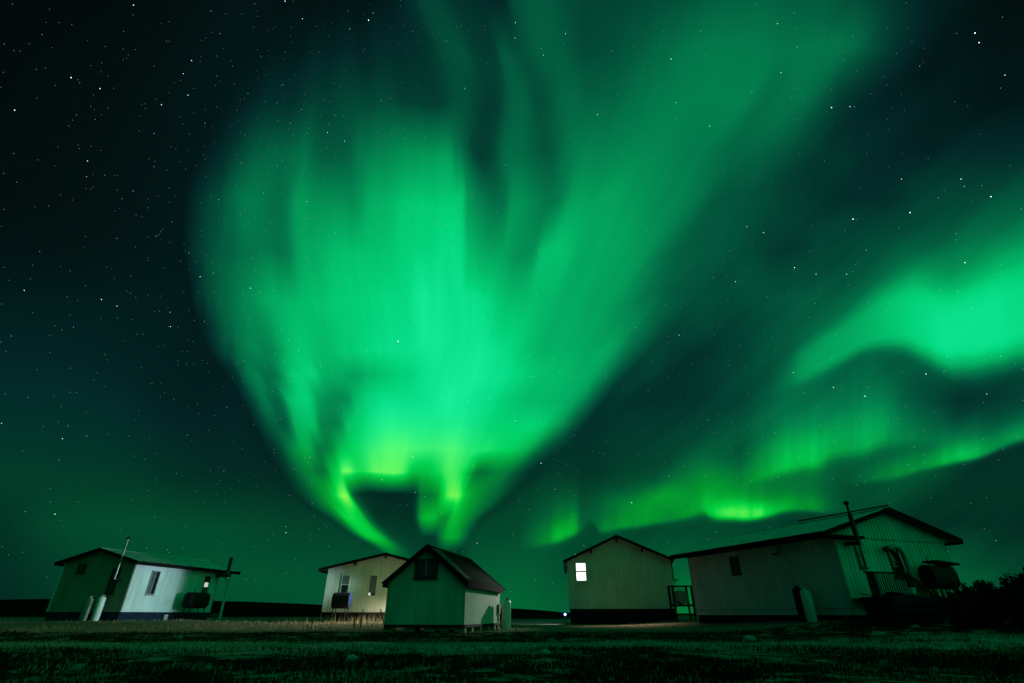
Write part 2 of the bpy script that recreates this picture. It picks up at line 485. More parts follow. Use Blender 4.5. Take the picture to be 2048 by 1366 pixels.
M_LEDB = mat('blue_led_halo', (.02, .05, .5), .4, .0, 2, emit=(.03, .10, 1.0), estr=1.6)
M_HILL = mat('dark_tundra', (.008, .009, .006), .95, .3, .02, spec=0.0)


# ------------------------------------------------------------------ mesh helper


class MB:
    def __init__(self):
        self.v, self.f = [], []

    def add(self, vs, fs):
        k = len(self.v)
        self.v += [tuple(p) for p in vs]
        self.f += [tuple(i + k for i in q) for q in fs]
        return self

    def box(self, x0, x1, y0, y1, z0, z1):
        if x0 > x1: x0, x1 = x1, x0
        if y0 > y1: y0, y1 = y1, y0
        if z0 > z1: z0, z1 = z1, z0
        vs = [(x, y, z) for z in (z0, z1) for x, y in ((x0, y0), (x1, y0), (x1, y1), (x0, y1))]
        return self.add(vs, [(3, 2, 1, 0), (4, 5, 6, 7), (0, 1, 5, 4), (1, 2, 6, 5), (2, 3, 7, 6), (3, 0, 4, 7)])

    def bar(self, p, q, w, h=None, up=(0, 0, 1)):
        """square bar from p to q"""
        h = h or w
        p, q = np.array(p, float), np.array(q, float)
        d = q - p
        d /= np.linalg.norm(d)
        u = np.array(up, float)
        if abs(d @ u) > .98:
            u = np.array((0, 1., 0))
        s = np.cross(d, u); s /= np.linalg.norm(s)
        u = np.cross(s, d)
        vs = [c + s * a * w / 2 + u * b * h / 2 for c in (p, q) for a, b in ((-1, -1), (1, -1), (1, 1), (-1, 1))]
        return self.add(vs, [(0, 1, 2, 3), (7, 6, 5, 4), (4, 5, 1, 0), (5, 6, 2, 1), (6, 7, 3, 2), (7, 4, 0, 3)])

    def tube(self, pts, rads, n=10, caps=True):
        pts = [np.array(p, float) for p in pts]
        if not hasattr(rads, '__len__'):
            rads = [rads] * len(pts)
        vs, fs = [], []
        for i, p in enumerate(pts):
            d = pts[min(i + 1, len(pts) - 1)] - pts[max(i - 1, 0)]
            d /= max(np.linalg.norm(d), 1e-9)
            u = np.array((0, 0, 1.)) if abs(d[2]) < .9 else np.array((1., 0, 0))
            s = np.cross(d, u); s /= np.linalg.norm(s)
            t = np.cross(s, d)
            for k in range(n):
                a = 2 * math.pi * k / n
                vs.append(p + (s * math.cos(a) + t * math.sin(a)) * rads[i])
        for i in range(len(pts) - 1):
            for k in range(n):
                a, b = i * n + k, i * n + (k + 1) % n
                fs.append((a, b, b + n, a + n))
        if caps:
            fs.append(tuple(range(n - 1, -1, -1)))
            fs.append(tuple(range((len(pts) - 1) * n, len(pts) * n)))
        return self.add(vs, fs)

    def lathe(self, prof, n=20, c=(0, 0, 0)):
        vs, fs = [], []
        for r, z in prof:
            for k in range(n):
                a = 2 * math.pi * k / n
                vs.append((c[0] + r * math.cos(a), c[1] + r * math.sin(a), c[2] + z))
        for i in range(len(prof) - 1):
            for k in range(n):
                a, b = i * n + k, i * n + (k + 1) % n
                fs.append((a, b, b + n, a + n))
        fs.append(tuple(range(n - 1, -1, -1)))
        fs.append(tuple(range((len(prof) - 1) * n, len(prof) * n)))
        return self.add(vs, fs)

    def prism(self, poly, a, b, axis='y'):
        """poly of 2-D points extruded between a and b along an axis"""
        n = len(poly)
        mk = {'y': lambda p, t: (p[0], t, p[1]), 'x': lambda p, t: (t, p[0], p[1]), 'z': lambda p, t: (p[0], p[1], t)}[axis]
        vs = [mk(p, a) for p in poly] + [mk(p, b) for p in poly]
        fs = [tuple(range(n)), tuple(range(2 * n - 1, n - 1, -1))]
        fs += [(i, i + n, (i + 1) % n + n, (i + 1) % n) for i in range(n)]
        return self.add(vs, fs)

    def obj(self, name, m, parent=None, smooth=False):
        me = bpy.data.meshes.new(name)
        me.from_pydata(self.v, [], self.f)
        me.materials.append(m)
        me.validate()
        if smooth:
            for p in me.polygons:
                p.use_smooth = True
            try:
                me.set_sharp_from_angle(angle=R(38))
            except Exception:
                pass
        o = bpy.data.objects.new(name, me)
        col.objects.link(o)
        o.parent = parent
        return o


def tag(o, label=None, cat=None, group=None, kind=None):
    if label: o['label'] = label
    if cat: o['category'] = cat
    if group: o['group'] = group
    if kind: o['kind'] = kind
    return o


def thing(name, label, cat, loc=(0, 0, 0), rz=0.0, group=None):
    o = bpy.data.objects.new(name, None)
    o.empty_display_size = .3
    col.objects.link(o)
    o.location = loc
    o.rotation_euler = (0, 0, rz)
    return tag(o, label, cat, group)


def copy_tree(o, parent=None):
    c = o.copy()
    col.objects.link(c)
    c.parent = parent
    for ch in list(o.children):
        copy_tree(ch, c)
    return c


# ------------------------------------------------------------------ terrain
def sst(a, b, x):
    t = np.clip((np.asarray(x, float) - a) / (b - a), 0, 1)
    return t * t * (3 - 2 * t)


_rng = np.random.default_rng(3)
_W = [(_rng.uniform(.25, 2.6), _rng.uniform(0, 2 * math.pi), _rng.uniform(0, 6.28)) for _ in range(26)]


def rough(x, y):
    s = 0
    for f, a, p in _W:
        s = s + np.sin((x * math.cos(a) + y * math.sin(a)) * f * 1.7 + p) / (1 + f)
    return s / 6.0


def H(x, y):
    x = np.asarray(x, float); y = np.asarray(y, float)
    h = .50 * sst(6, 15, x) * sst(12.5, 19, y)
    h = h + .25 * sst(-14, -20, x) * sst(24, 33, y)
    h = h + .16 * sst(-2, -7, x) * sst(-20, -14, x) * sst(25, 33, y)
    h = h + .05 * sst(15, 20, y)
    fade = sst(2.0, 5.0, np.hypot(x, y)) * (1 - sst(60, 120, np.hypot(x, y)))
    h = h + .055 * rough(x, y) * fade * (1 - .6 * sst(18, 24, y))
    h = h - .06 * np.exp(-((y - 17.6 - .04 * x - 1.6 * np.sin(x * .23 + .6)) / 1.3) ** 2) * fade * (.55 + .45 * np.sin(x * .41 + 2))
    h = h + .06 * np.exp(-((y - 9.3 - 1.2 * np.sin(x * .31)) / 1.1) ** 2) * (.5 + .5 * np.sin(x * .7 + 1)) * fade
    return h


def axis_pts(spans):
    out = [spans[0][0]]
    for a, b, st in spans:
        n = max(1, int(round((b - a) / st)))
        out += list(np.linspace(a, b, n + 1)[1:])
    return np.array(out)


gx = axis_pts([(-6000, -400, 1400), (-400, -60, 34), (-60, -26, 1.2), (-26, 26, .28), (26, 60, 1.2), (60, 400, 34), (400, 6000, 1400)])
gy = axis_pts([(-3000, -40, 740), (-40, -4, 4), (-4, 22, .16), (22, 48, .5), (48, 120, 4), (120, 400, 40), (400, 6000, 1400)])
GX, GY = np.meshgrid(gx, gy)
GZ = H(GX, GY)
nx, ny = len(gx), len(gy)
vs = np.stack([GX.ravel(), GY.ravel(), GZ.ravel()], 1)
idx = np.arange(nx * ny).reshape(ny, nx)
fs = np.stack([idx[:-1, :-1], idx[:-1, 1:], idx[1:, 1:], idx[1:, :-1]], -1).reshape(-1, 4)


def np_mesh(name, v, f, m, parent=None, smooth=False):
    me = bpy.data.meshes.new(name)
    v = np.ascontiguousarray(v, np.float32)
    f = np.ascontiguousarray(f, np.int32)
    k = f.shape[1]
    me.vertices.add(len(v)); me.vertices.foreach_set('co', v.ravel())
    me.loops.add(f.size); me.loops.foreach_set('vertex_index', f.ravel())
    me.polygons.add(len(f)); me.polygons.foreach_set('loop_start', np.arange(0, f.size, k, dtype=np.int32))
    me.polygons.foreach_set('loop_total', np.full(len(f), k, np.int32))
    if smooth:
        me.polygons.foreach_set('use_smooth', np.ones(len(f), bool))
    me.update(calc_edges=True)
    me.materials.append(m)
    o = bpy.data.objects.new(name, me)
    col.objects.link(o)
    o.parent = parent
    return o


def ground_material():
    m = bpy.data.materials.new('tundra_ground')
    m.use_nodes = True
    t = m.node_tree
    b = t.nodes['Principled BSDF']
    b.inputs['Roughness'].default_value = .92
    b.inputs['Specular IOR Level'].default_value = .0
    ge = t.nodes.new('ShaderNodeNewGeometry')
    sp = t.nodes.new('ShaderNodeSeparateXYZ')
    t.links.new(ge.outputs['Position'], sp.inputs[0])

    def nz(scale, detail, w=(0, 0, 0)):
        mp = t.nodes.new('ShaderNodeMapping')
        mp.inputs['Location'].default_value = w
        t.links.new(ge.outputs['Position'], mp.inputs[0])
        n = t.nodes.new('ShaderNodeTexNoise')
        n.inputs['Scale'].default_value = scale
        n.inputs['Detail'].default_value = detail
        n.inputs['Roughness'].default_value = .62
        t.links.new(mp.outputs[0], n.inputs['Vector'])
        return n.outputs[0]

    def mm(op, a, c=None, clamp=False):
        n = t.nodes.new('ShaderNodeMath'); n.operation = op; n.use_clamp = clamp
        for i, q in enumerate((a, c)):
            if q is None: continue
            if isinstance(q, (int, float)): n.inputs[i].default_value = q
            else: t.links.new(q, n.inputs[i])
        return n.outputs[0]

    def mr(v, a, c, d=0., e=1.):
        n = t.nodes.new('ShaderNodeMapRange'); n.interpolation_type = 'SMOOTHSTEP'
        t.links.new(v, n.inputs[0])
        for i, q in enumerate((a, c, d, e)): n.inputs[1 + i].default_value = q
        return n.outputs[0]

    def mixc(f, a, c):
        n = t.nodes.new('ShaderNodeMix'); n.data_type = 'RGBA'
        t.links.new(f, n.inputs[0])
        for i, q in ((6, a), (7, c)):
            if isinstance(q, tuple): n.inputs[i].default_value = q + (1,)
            else: t.links.new(q, n.inputs[i])
        return n.outputs[2]
    big = nz(.35, 5)
    fine = nz(9, 6)
    mid = nz(1.7, 6, (4, 9, 0))
    # worn vehicle track crossing the yard, edges ragged
    huge = nz(.09, 3, (2, 5, 0))
    yw = mm('ADD', sp.outputs[1], mm('MULTIPLY', mm('SUBTRACT', big, .5), 5.0))
    yw = mm('ADD', yw, mm('MULTIPLY', mm('SUBTRACT', huge, .5), 7.0))
    yw = mm('ADD', yw, mm('MULTIPLY', mm('SUBTRACT', mid, .5), 2.2))
    track = mm('MULTIPLY', mr(yw, 10.2, 11.6), mr(yw, 15.8, 14.0))
    heath = mixc(mr(fine, .35, .7), (.010, .012, .007), (.032, .034, .020))
    grav = mixc(mr(fine, .38, .66), (.16, .17, .13), (.50, .50, .42))
    yard = mixc(mr(fine, .35, .7), (.09, .08, .06), (.28, .25, .19))
    c = mixc(track, heath, grav)
    patch = mr(mm('ADD', mid, mm('MULTIPLY', mm('SUBTRACT', big, .5), .6)), .52, .64)
    c = mixc(mm('MULTIPLY', patch, .7), c, grav)
    far = mr(yw, 20., 22.5)
    c = mixc(far, c, yard)
    far2 = mr(sp.outputs[1], 60., 110.)
    c = mixc(far2, c, (.012, .014, .009))
    t.links.new(c, b.inputs['Base Color'])
    bm = t.nodes.new('ShaderNodeBump')
    bm.inputs['Strength'].default_value = 1.0
    bm.inputs['Distance'].default_value = .06
    t.links.new(mm('ADD', fine, mm('MULTIPLY', mid, 1.2)), bm.inputs['Height'])
    t.links.new(bm.outputs[0], b.inputs['Normal'])
    return m


M_GROUND = ground_material()
tag(np_mesh('ground', vs, fs, M_GROUND, smooth=True), kind='structure')

# far low hills
def ridge(name, pts, y0, y1):
    xs = np.linspace(pts[0][0], pts[-1][0], 220)
    base = np.interp(xs, [p[0] for p in pts], [p[1] for p in pts])
    rng = np.random.default_rng(len(pts))
    wob = sum(np.sin(xs * f + rng.uniform(0, 6)) * a for f, a in ((.013, .5), (.031, .3), (.09, .12), (.21, .06)))
    base = np.maximum(base + wob * .6, .4)
    prof = [(0, -.6), (.12, .25), (.3, .62), (.5, .9), (.7, 1.0), (.85, .8), (1, -.6)]
    V = np.concatenate([np.stack([xs, np.full_like(xs, y0 + (y1 - y0) * t), np.where(k < 0, k, base * max(k, 0))], 1)
                        for t, k in prof])
    n = len(xs)
    I = np.arange(n * len(prof)).reshape(len(prof), n)
    F = np.stack([I[:-1, :-1], I[:-1, 1:], I[1:, 1:], I[1:, :-1]], -1).reshape(-1, 4)
    tag(np_mesh(name, V, F, M_HILL, smooth=True), kind='structure')


ridge('hills', [(-900, 7), (-330, 8.2), (-260, 8.4), (-228, 8.8), (-180, 7.9), (-145, 7.0), (-102, 5.4), (-60, 4.6),
                (4, 3.7), (18, 3.0), (28, 2.1), (50, 1.9), (91, 1.8), (200, 2.6), (420, 3.4), (900, 5)], 260, 340)

# pale gravel strips of a driveway behind the shed
def strip(name, pts, z=.012):
    m = MB()
    vs_, fs_ = [], []
    for i, (x, y, w) in enumerate(pts):
        g = float(H(x, y)) + z
        vs_ += [(x, y - w / 2, g), (x, y + w / 2, g)]
        if i: fs_.append((2 * i - 2, 2 * i, 2 * i + 1, 2 * i - 1))
    m.add(vs_, fs_)
    return tag(m.obj(name, M_ROAD), kind='structure')


strip('path', [(-4, 38, 1.2), (-2, 40.5, 1.8), (0, 43, 2.4), (2, 46.5, 3.2), (4.5, 50, 4.2), (7, 53, 5.0)], .03)
strip('driveway', [(-6, 58, 2.5), (-1, 60, 3), (3, 62, 3), (7, 66, 4), (12, 72, 4)], .05)

# ------------------------------------------------------------------ houses


class House:
    def __init__(self, label, cat, name, X, Y, phi, W, L, zb, ze, pitch):
        self.o = thing(name, label, cat, (X, Y, 0), phi)
        self.X, self.Y, self.phi = X, Y, phi
        self.W, self.L, self.zb, self.ze, self.p = W, L, zb, ze, pitch

    def world(self, a, b):
        c, s = math.cos(self.phi), math.sin(self.phi)
        return self.X + a * c - b * s, self.Y + a * s + b * c

    def P(self, face, t, d, z):
        return {'g': (t, -d, z), 'k': (t, self.L + d, z), 'L': (-d, t, z), 'R': (self.W + d, t, z)}[face]

    def fbox(self, m, face, t0, t1, d0, d1, z0, z1):
        a, b = self.P(face, t0, d0, z0), self.P(face, t1, d1, z1)
        return m.box(a[0], b[0], a[1], b[1], a[2], b[2])

    def wall(self, face, m, z0=None, z1=None, t0=0.0, t1=None, period=0.0, depth=.015, duty=.3, gable=None, name='wall'):
        gable = (face in 'gk') if gable is None else gable
        t1 = (self.W if face in 'gk' else self.L) if t1 is None else t1
        z0 = self.zb if z0 is None else z0
        top = (lambda t: self.ze + self.p * min(t, self.W - t)) if gable else (lambda t: self.ze)
        if z1 is not None:
            top = lambda t: z1
        br = [(t0, 0.0)]
        if period:
            t = t0 + period * .5
            while t < t1 - period * .3:
                g = period * duty
                br += [(t - g / 2, 0.0), (t - g / 2 + .008, -depth), (t + g / 2 - .008, -depth), (t + g / 2, 0.0)]
                t += period
        br.append((t1, 0.0))
        if gable and z1 is None:
            mid = self.W / 2
            i = max(k for k in range(len(br)) if br[k][0] <= mid)
            if i < len(br) - 1 and br[i][0] < mid:
                d = br[i][1] if br[i][1] == br[i + 1][1] else 0.0
                br.insert(i + 1, (mid, d))
        mb = MB()
        vv = []
        for t, d in br:
            vv += [self.P(face, t, d, z0), self.P(face, t, d, max(top(t), z0 + .001))]
        for t, d in ((t1, -.09), (t0, -.09)):
            vv += [self.P(face, t, d, z0), self.P(face, t, d, max(top(t), z0 + .001))]
        n = len(vv) // 2
        mb.add(vv, [(2 * i, 2 * ((i + 1) % n), 2 * ((i + 1) % n) + 1, 2 * i + 1) for i in range(n)])
        return mb.obj(name, m, self.o)

    def roof(self, m, fas, orake, oL, oR, b1, th=.10, courses=0, rib=0.0, ridge_m=None, sof=None, b0=None):
        W, p, ze = self.W, self.p, self.ze
        y0, y1 = (-orake if b0 is None else b0), b1
        zr = ze + p * W / 2
        nrm = math.hypot(1, p)
        for side in (0, 1):
            def pt(u, up_):
                # u distance (horizontal) from the ridge
                x = W / 2 - u if side == 0 else W / 2 + u
                return x, zr - p * u + up_
            span = W / 2 + (oL if side == 0 else oR)
            mb = MB()
            poly = [pt(0, .005), pt(span, .005), pt(span, th)]
            if courses:
                st = span / courses
                for k in range(courses):
                    u1, u0 = span - k * st, span - (k + 1) * st
                    poly += [pt(u1, th + .012), pt(u0, th)]
                poly[-1] = pt(0, th + .004)
            else:
                poly.append(pt(0, th))
            if side == 1:
                poly = poly[::-1]
            mb.prism(poly, y0, y1)
            slope = mb.obj('roof_slope', m, self.o)
            if rib:
                rb_ = MB()
                y = y0 + .15
                while y < y1 - .1:
                    a, b = pt(.06, th + .012), pt(span - .01, th + .012)
                    rb_.bar((a[0], y, a[1]), (b[0], y, b[1]), .035, .03)
                    y += rib
                rb_.obj('standing_seam', m, slope)
            # rake boards on both gable ends and the eave fascia
            for yy in (y0, y1):
                a, b = pt(-.0, th * .45), pt(span + .02, th * .45)
                s = -1 if yy == y0 else 1
                mb = MB().bar((a[0], yy + s * .016, a[1] - .02), (b[0], yy + s * .016, b[1] - .02), .028, .17)
                mb.obj('rake_board', fas, self.o)
            x, z = pt(span, 0)
            sx = -1 if side == 0 else 1
            MB().box(x + sx * .003, x + sx * .03, y0 + .003, y1 - .003, z - .09, z + th + .01).obj('fascia', fas, self.o)
            if sof:
                a, b = pt(.05, -.015), pt(span - .01, -.015)
                for q0, q1 in ((y0 + .02, -.005), (self.L + .005, y1 - .02)):
                    if q1 - q0 < .06: continue
                    mb = MB().add([(a[0], q0, a[1]), (b[0], q0, b[1]), (b[0], q1, b[1]), (a[0], q1, a[1])], [(0, 1, 2, 3)])
                    mb.add([(a[0], q0, a[1] + .012), (b[0], q0, b[1] + .012), (b[0], q1, b[1] + .012), (a[0], q1, a[1] + .012)], [(0, 1, 2, 3)])
                    mb.obj('soffit', sof, self.o)
        rc = MB().prism([(W / 2 - .16, zr + th - p * .16 + .015), (W / 2, zr + th + .02), (W / 2 + .16, zr + th - p * .16 + .015),
                         (W / 2 + .16, zr + th - p * .16 + .03), (W / 2, zr + th + .04), (W / 2 - .16, zr + th - p * .16 + .03)], y0 - .01, y1 + .01)
        rc.obj('ridge_cap', ridge_m or m, self.o)

    def skirting(self, m, z0, inset=.04, faces='gkLR'):
        zb = self.zb
        i = inset
        for f in faces:
            mb = MB()
            T = self.W if f in 'gk' else self.L
            n = max(1, int(round(T / 1.22)))
            w = (T - 2 * i) / n
            for k in range(n):
                self.fbox(mb, f, i + k * w + .004, i + (k + 1) * w - .004, -i - .03, -i + .0, z0, zb - .003)
            mb.obj('skirting', m, self.o)

    def window(self, face, t0, t1, z0, z1, frame, panes, bars=1, fw=.06, vert=False, d=.05, name='window', pd=.012, sill=True, bw=.018):
        mb = MB()
        for a in ((t0, t1, z0, z0 + fw), (t0, t1, z1 - fw, z1), (t0, t0 + fw, z0 + fw + .001, z1 - fw - .001), (t1 - fw, t1, z0 + fw + .001, z1 - fw - .001)):
            self.fbox(mb, face, a[0], a[1], 0.002, d, a[2], a[3])
        w = mb.obj(name, frame, self.o)
        if sill:
            mb = MB(); self.fbox(mb, face, t0 - .03, t1 + .03, .003, d + .035, z0 - .045, z0 - .002)
            mb.obj('sill', frame, w)
        n = len(panes)
        A0, A1, B0, B1 = t0 + fw, t1 - fw, z0 + fw, z1 - fw
        for k, pm in enumerate(panes):
            if vert:
                q0, q1 = A0 + (A1 - A0) * k / n, A0 + (A1 - A0) * (k + 1) / n
                a = (q0 + .002, q1 - .002, B0 + .002, B1 - .002)
            else:
                q1, q0 = B1 - (B1 - B0) * k / n, B1 - (B1 - B0) * (k + 1) / n
                a = (A0 + .002, A1 - .002, q0 + .002, q1 - .002)
            mb = MB(); self.fbox(mb, face, a[0], a[1], .003, pd + .006 * (n - k), a[2], a[3])
            mb.obj('pane', pm, w)
            if k:
                mb = MB()
                if vert: self.fbox(mb, face, q0 - .022, q0 + .022, .003, d * .85, B0 + .003, B1 - .003)
                else: self.fbox(mb, face, A0 + .003, A1 - .003, .003, d * .85, q1 - bw, q1 + bw)
                mb.obj('sash_bar', frame, w)
        return w

    def tails(self, face, ts, m, out=.34, drop=.02, size=(.07, .2)):
        for t in ts:
            z = self.ze + self.p * min(t, self.W - t) - drop
            mb = MB()
            self.fbox(mb, face, t - size[0] / 2, t + size[0] / 2, .002, out, z - size[1], z - .01)
            mb.obj('rafter_tail', m, self.o)

    def corners(self, m, z0, faces=('gL', 'gR'), w=.09):
        for c in faces:
            a = 0 if c[1] == 'L' else self.W
            b = 0 if c[0] == 'g' else self.L
            sa = -1 if c[1] == 'L' else 1
            sb = -1 if c[0] == 'g' else 1
            mb = MB()
            mb.box(a - sa * w, a + sa * .012, b + sb * .0125, b + sb * .003, z0, self.ze - .01)
            mb.box(a + sa * .0125, a + sa * .003, b - sb * w, b + sb * .002, z0, self.ze - .01)
            mb.obj('corner_trim', m, self.o)


# ---- house 1, pale, at the left
h1 = House('pale bluish white cabin with dark skirting and metal roof, leftmost house', 'house', 'cabin',
           -28.423, 34.728, -.207, 5.354, 7.377, .765, 3.518, .256)
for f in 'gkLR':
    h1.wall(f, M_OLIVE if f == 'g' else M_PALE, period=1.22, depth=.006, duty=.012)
h1.skirting(M_SKIRT, .1)
h1.roof(M_METAL, M_FASCIA, .374, .363, .45, 8.95, rib=.6, sof=M_SOFFIT)
h1.corners(M_PALE, .78, faces=('gL',))
h1.window('g', 3.85, 4.45, 1.72, 3.15, M_DTRIM, [M_PANE, M_PANE])
h1.window('g', 1.15, 1.75, 2.93, 3.42, M_DTRIM, [M_PANE], fw=.05)
h1.window('R', 1.36, 2.02, 1.72, 3.09, M_GREYTR, [M_PANEG, M_PANE], fw=.05, vert=True)
w = h1.window('R', 6.0, 6.5, 1.95, 3.05, M_DTRIM, [M_PANE, M_LIT2, M_PANEG], fw=.05)
# porch at the far gable
m = MB(); h1.fbox(m, 'R', 8.42, 8.54, -.06, .06, .1, 3.45); m.obj('porch_post', M_TRIM, h1.o)
m = MB(); h1.fbox(m, 'L', 8.42, 8.54, -.06, .06, .1, 3.45); m.obj('porch_post', M_TRIM, h1.o)
m = MB(); m.box(.02, 5.33, 7.48, 8.75, .55, .65); m.obj('porch_floor', M_WOOD, h1.o)
# stove pipes
m = MB().tube([(4.62, -.42, 2.5), (4.62, -.42, 4.75)], .055, 12); p = m.obj('stove_pipe', M_PIPE, h1.o, True)
MB().lathe([(.05, 0), (.12, .01), (.12, .05), (.03, .13)], 12, (4.62, -.42, 4.78)).obj('rain_cap', M_PIPEB, p)
MB().tube([(4.62, -.002, 2.5), (4.62, -.42, 2.5)], .06, 10).obj('elbow', M_PIPEB, p, True)
m = MB().tube([(5.80, 7.62, 2.85), (5.80, 7.62, 4.3)], .075, 12); p = m.obj('stove_pipe', M_PIPE, h1.o, True)
MB().tube([(5.80, 7.62, 3.5), (5.80, 7.62, 4.42)], .12, 12).obj('insulated_sleeve', M_PIPEB, p, True)
MB().box(5.52, 5.95, 6.85, 7.75, 3.05, 3.32).obj('vent_box', M_PIPEB, h1.o)
# vent panel with louvres on the skirting
m = MB(); h1.fbox(m, 'R', 3.36, 3.64, .0, .03, .12, .62); v = m.obj('skirting_vent', M_TRIM, h1.o)
m = MB()
for k in range(7): h1.fbox(m, 'R', 3.38, 3.62, .032, .04, .17 + k * .06, .20 + k * .06)
m.obj('louvre', M_GREYTR, v)
m = MB(); h1.fbox(m, 'g', .6, 1.0, .9, 1.3, .3, 1.8); 

# ---- house 2, cream, behind the shed
h2 = House('cream sided cabin raised on piers, partly hidden behind the small gabled shed', 'house', 'cabin',
           -11.94, 35.72, .058, 7.211, 9.0, .762, 3.265, .232)
for f in 'gkLR':
    h2.wall(f, M_CREAM, period=.2, depth=.012, duty=.09)
h2.roof(M_METAL, M_FASCIA, .33, .515, .477, 9.3, rib=.6, sof=M_SOFFIT)
h2.corners(M_CREAM, .78)
h2.tails('g', [1.70, 3.605, 5.5], M_DARKWOOD, .32)
h2.window('g', .93, 1.47, 1.75, 2.9, M_CREAM, [M_PANEG, M_PANE], fw=.045, d=.032)
w = h2.window('g', 2.70, 3.23, 1.65, 2.9, M_CREAM, [M_PANEG], fw=.045, d=.034)
m = MB(); h2.fbox(m, 'g', 2.755, 2.89, .024, .032, 1.70, 1.86); m.obj('painted_glint', M_LIT2, w)  # glowing patch painted in for a lamp reflected in the glass
m = MB(); h2.fbox(m, 'g', 2.90, 3.17, .024, .030, 1.70, 1.82); m.obj('pane', M_PANE, w)
for b in (.25, 3.0, 6.0, 8.7):
    for a in (.3, 2.4, 4.8, 6.9):
        MB().box(a - .12, a + .12, b - .12, b + .12, .05, .6).obj('pier', M_WOOD, h2.o)
for b in (.25, 3.0, 6.0, 8.7):
    MB().box(.02, 7.19, b - .08, b + .08, .602, .758).obj('floor_beam', M_DARKWOOD, h2.o)
MB().box(.5, 6.7, 1.6, 1.66, .0, .6).obj('skirting', M_BLACKSK, h2.o)  # black sheet painting the dark void under the raised floor

# ---- small shed
sh = House('small green-lit gabled shed standing on wood blocks, nearest building', 'shed', 'shed',
           -4.646, 20.899, -.218, 3.025, 5.283, .298, 1.669, .774)
sh.wall('g', M_PLY, period=1.22, depth=.004, duty=.008)
sh.wall('k', M_PLY)
sh.wall('L', M_PLY, period=.2, depth=.008, duty=.06)
sh.wall('R', M_PLY, period=.2, depth=.008, duty=.06)
sh.roof(M_SHINGLE, M_FASCIA, .223, .10, .13, 5.48, th=.09, courses=14, sof=M_SOFFIT)
# bare strip of felt along the front of the right-hand slope
W_ = sh.W; zr_ = sh.ze + sh.p * W_ / 2
mb = MB()
q = [(W_ / 2 + .1, .122), (W_ / 2 + 1.52, .122)]
mb.add([(q[0][0], .0, zr_ - sh.p * .1 + .122), (q[1][0], .0, zr_ - sh.p * 1.52 + .122), (q[1][0], .72, zr_ - sh.p * 1.52 + .122), (q[0][0], .95, zr_ - sh.p * .1 + .122)], [(0, 1, 2, 3)])
mb.obj('felt_strip', M_FELT, sh.o)
sh.corners(M_PLY, .31, w=.06)
w = sh.window('g', 1.02, 1.93, 1.80, 2.47, M_DTRIM, [M_PANE, M_PANE], fw=.085, vert=True)
for ch in w.children:
    if ch.name.startswith('sash'): ch.data.materials[0] = M_GREYTR
m = MB(); sh.fbox(m, 'R', 4.88, 5.2, .003, .07, .66, 1.02); p = m.obj('meter_box', M_PIPEB, sh.o)
m = MB(); sh.fbox(m, 'R', 4.96, 5.0, .004, .04, .32, .655); m.obj('conduit', M_PIPEB, p)
for a in (.12, 1.5, 2.9):
    MB().box(a - .07, a + .07, .0, 5.28, .19, .296).obj('skid_beam', M_DARKWOOD, sh.o)
MB().box(-.005, 3.03, -.005, .06, .2, .3).obj('sill_beam', M_DARKWOOD, sh.o)
MB().box(2.985, 3.04, .062, 5.28, .215, .294).obj('sill_beam', M_DARKWOOD, sh.o)
rr_ = random.Random(5)
for a, b in ((.15, .18), (.95, .2), (1.75, .16), (2.3, .22), (2.86, .2), (2.86, 1.1), (2.86, 2.3), (2.88, 3.4), (2.88, 4.4), (2.86, 5.1), (.15, 5.0), (.15, 2.6)):
    wx, wy = sh.world(a, b)
    g = float(H(wx, wy))
    MB().box(a - .17 - rr_.uniform(0, .05), a + .17, b - .1, b + .12, g - .05, .188).obj('support_block', M_BLOCK, sh.o)

# ---- house 3, window lit
h3 = House('grey-white gabled cabin with a bright lit window and dark skirting', 'house', 'cabin',
           3.758, 37.063, -.10, 6.85, 9.0, .955, 3.83, .43)
for f in 'gkLR':
    h3.wall(f, M_SAGE, period=.3, depth=.008, duty=.05)
h3.skirting(M_BLACKSK, -.05, .05)
h3.roof(M_METAL, M_FASCIA, .42, .24, .14, 9.4, rib=.6, sof=M_SOFFITW)
h3.corners(M_SAGE, .97)
h3.tails('g', [1.66, 3.425, 5.05], M_DARKWOOD, .40, size=(.09, .24))
w = h3.window('g', .50, 1.28, 2.55, 3.76, M_TRIM, [M_LIT, M_LIT], fw=.085, pd=.006, bw=.048)
for ch in w.children:
    if ch.name.startswith('sash'): ch.data.materials[0] = M_DTRIM
m = MB().tube([h3.P('R', .4, .12, 2.7), h3.P('R', .4, .12, 3.7)], .05, 10); m.obj('vent_pipe', M_PIPEB, h3.o, True)
m = MB(); h3.fbox(m, 'R', .3, .8, .003, .36, 2.62, 2.68); p = m.obj('bracket_shelf', M_PIPEB, h3.o)
MB().bar(h3.P('R', .5, .02, 2.3), h3.P('R', .5, .32, 2.62), .04).obj('brace', M_PIPEB, p)

# ---- house 4, ribbed, at the right
h4 = House('long white ribbed-siding house with low gable and deck, rightmost house', 'house', 'ribbed_house',
           12.519, 20.808, .354, 6.468, 8.918, .60, 3.525, .276)
SEAM = 3.30
h4.wall('g', M_WHITE4, z1=SEAM, period=.2, depth=.018, duty=.3, gable=False)
for f in 'kLR':
    h4.wall(f, M_WHITE4, period=.2 if f == 'L' else .3, depth=.018, duty=.3)
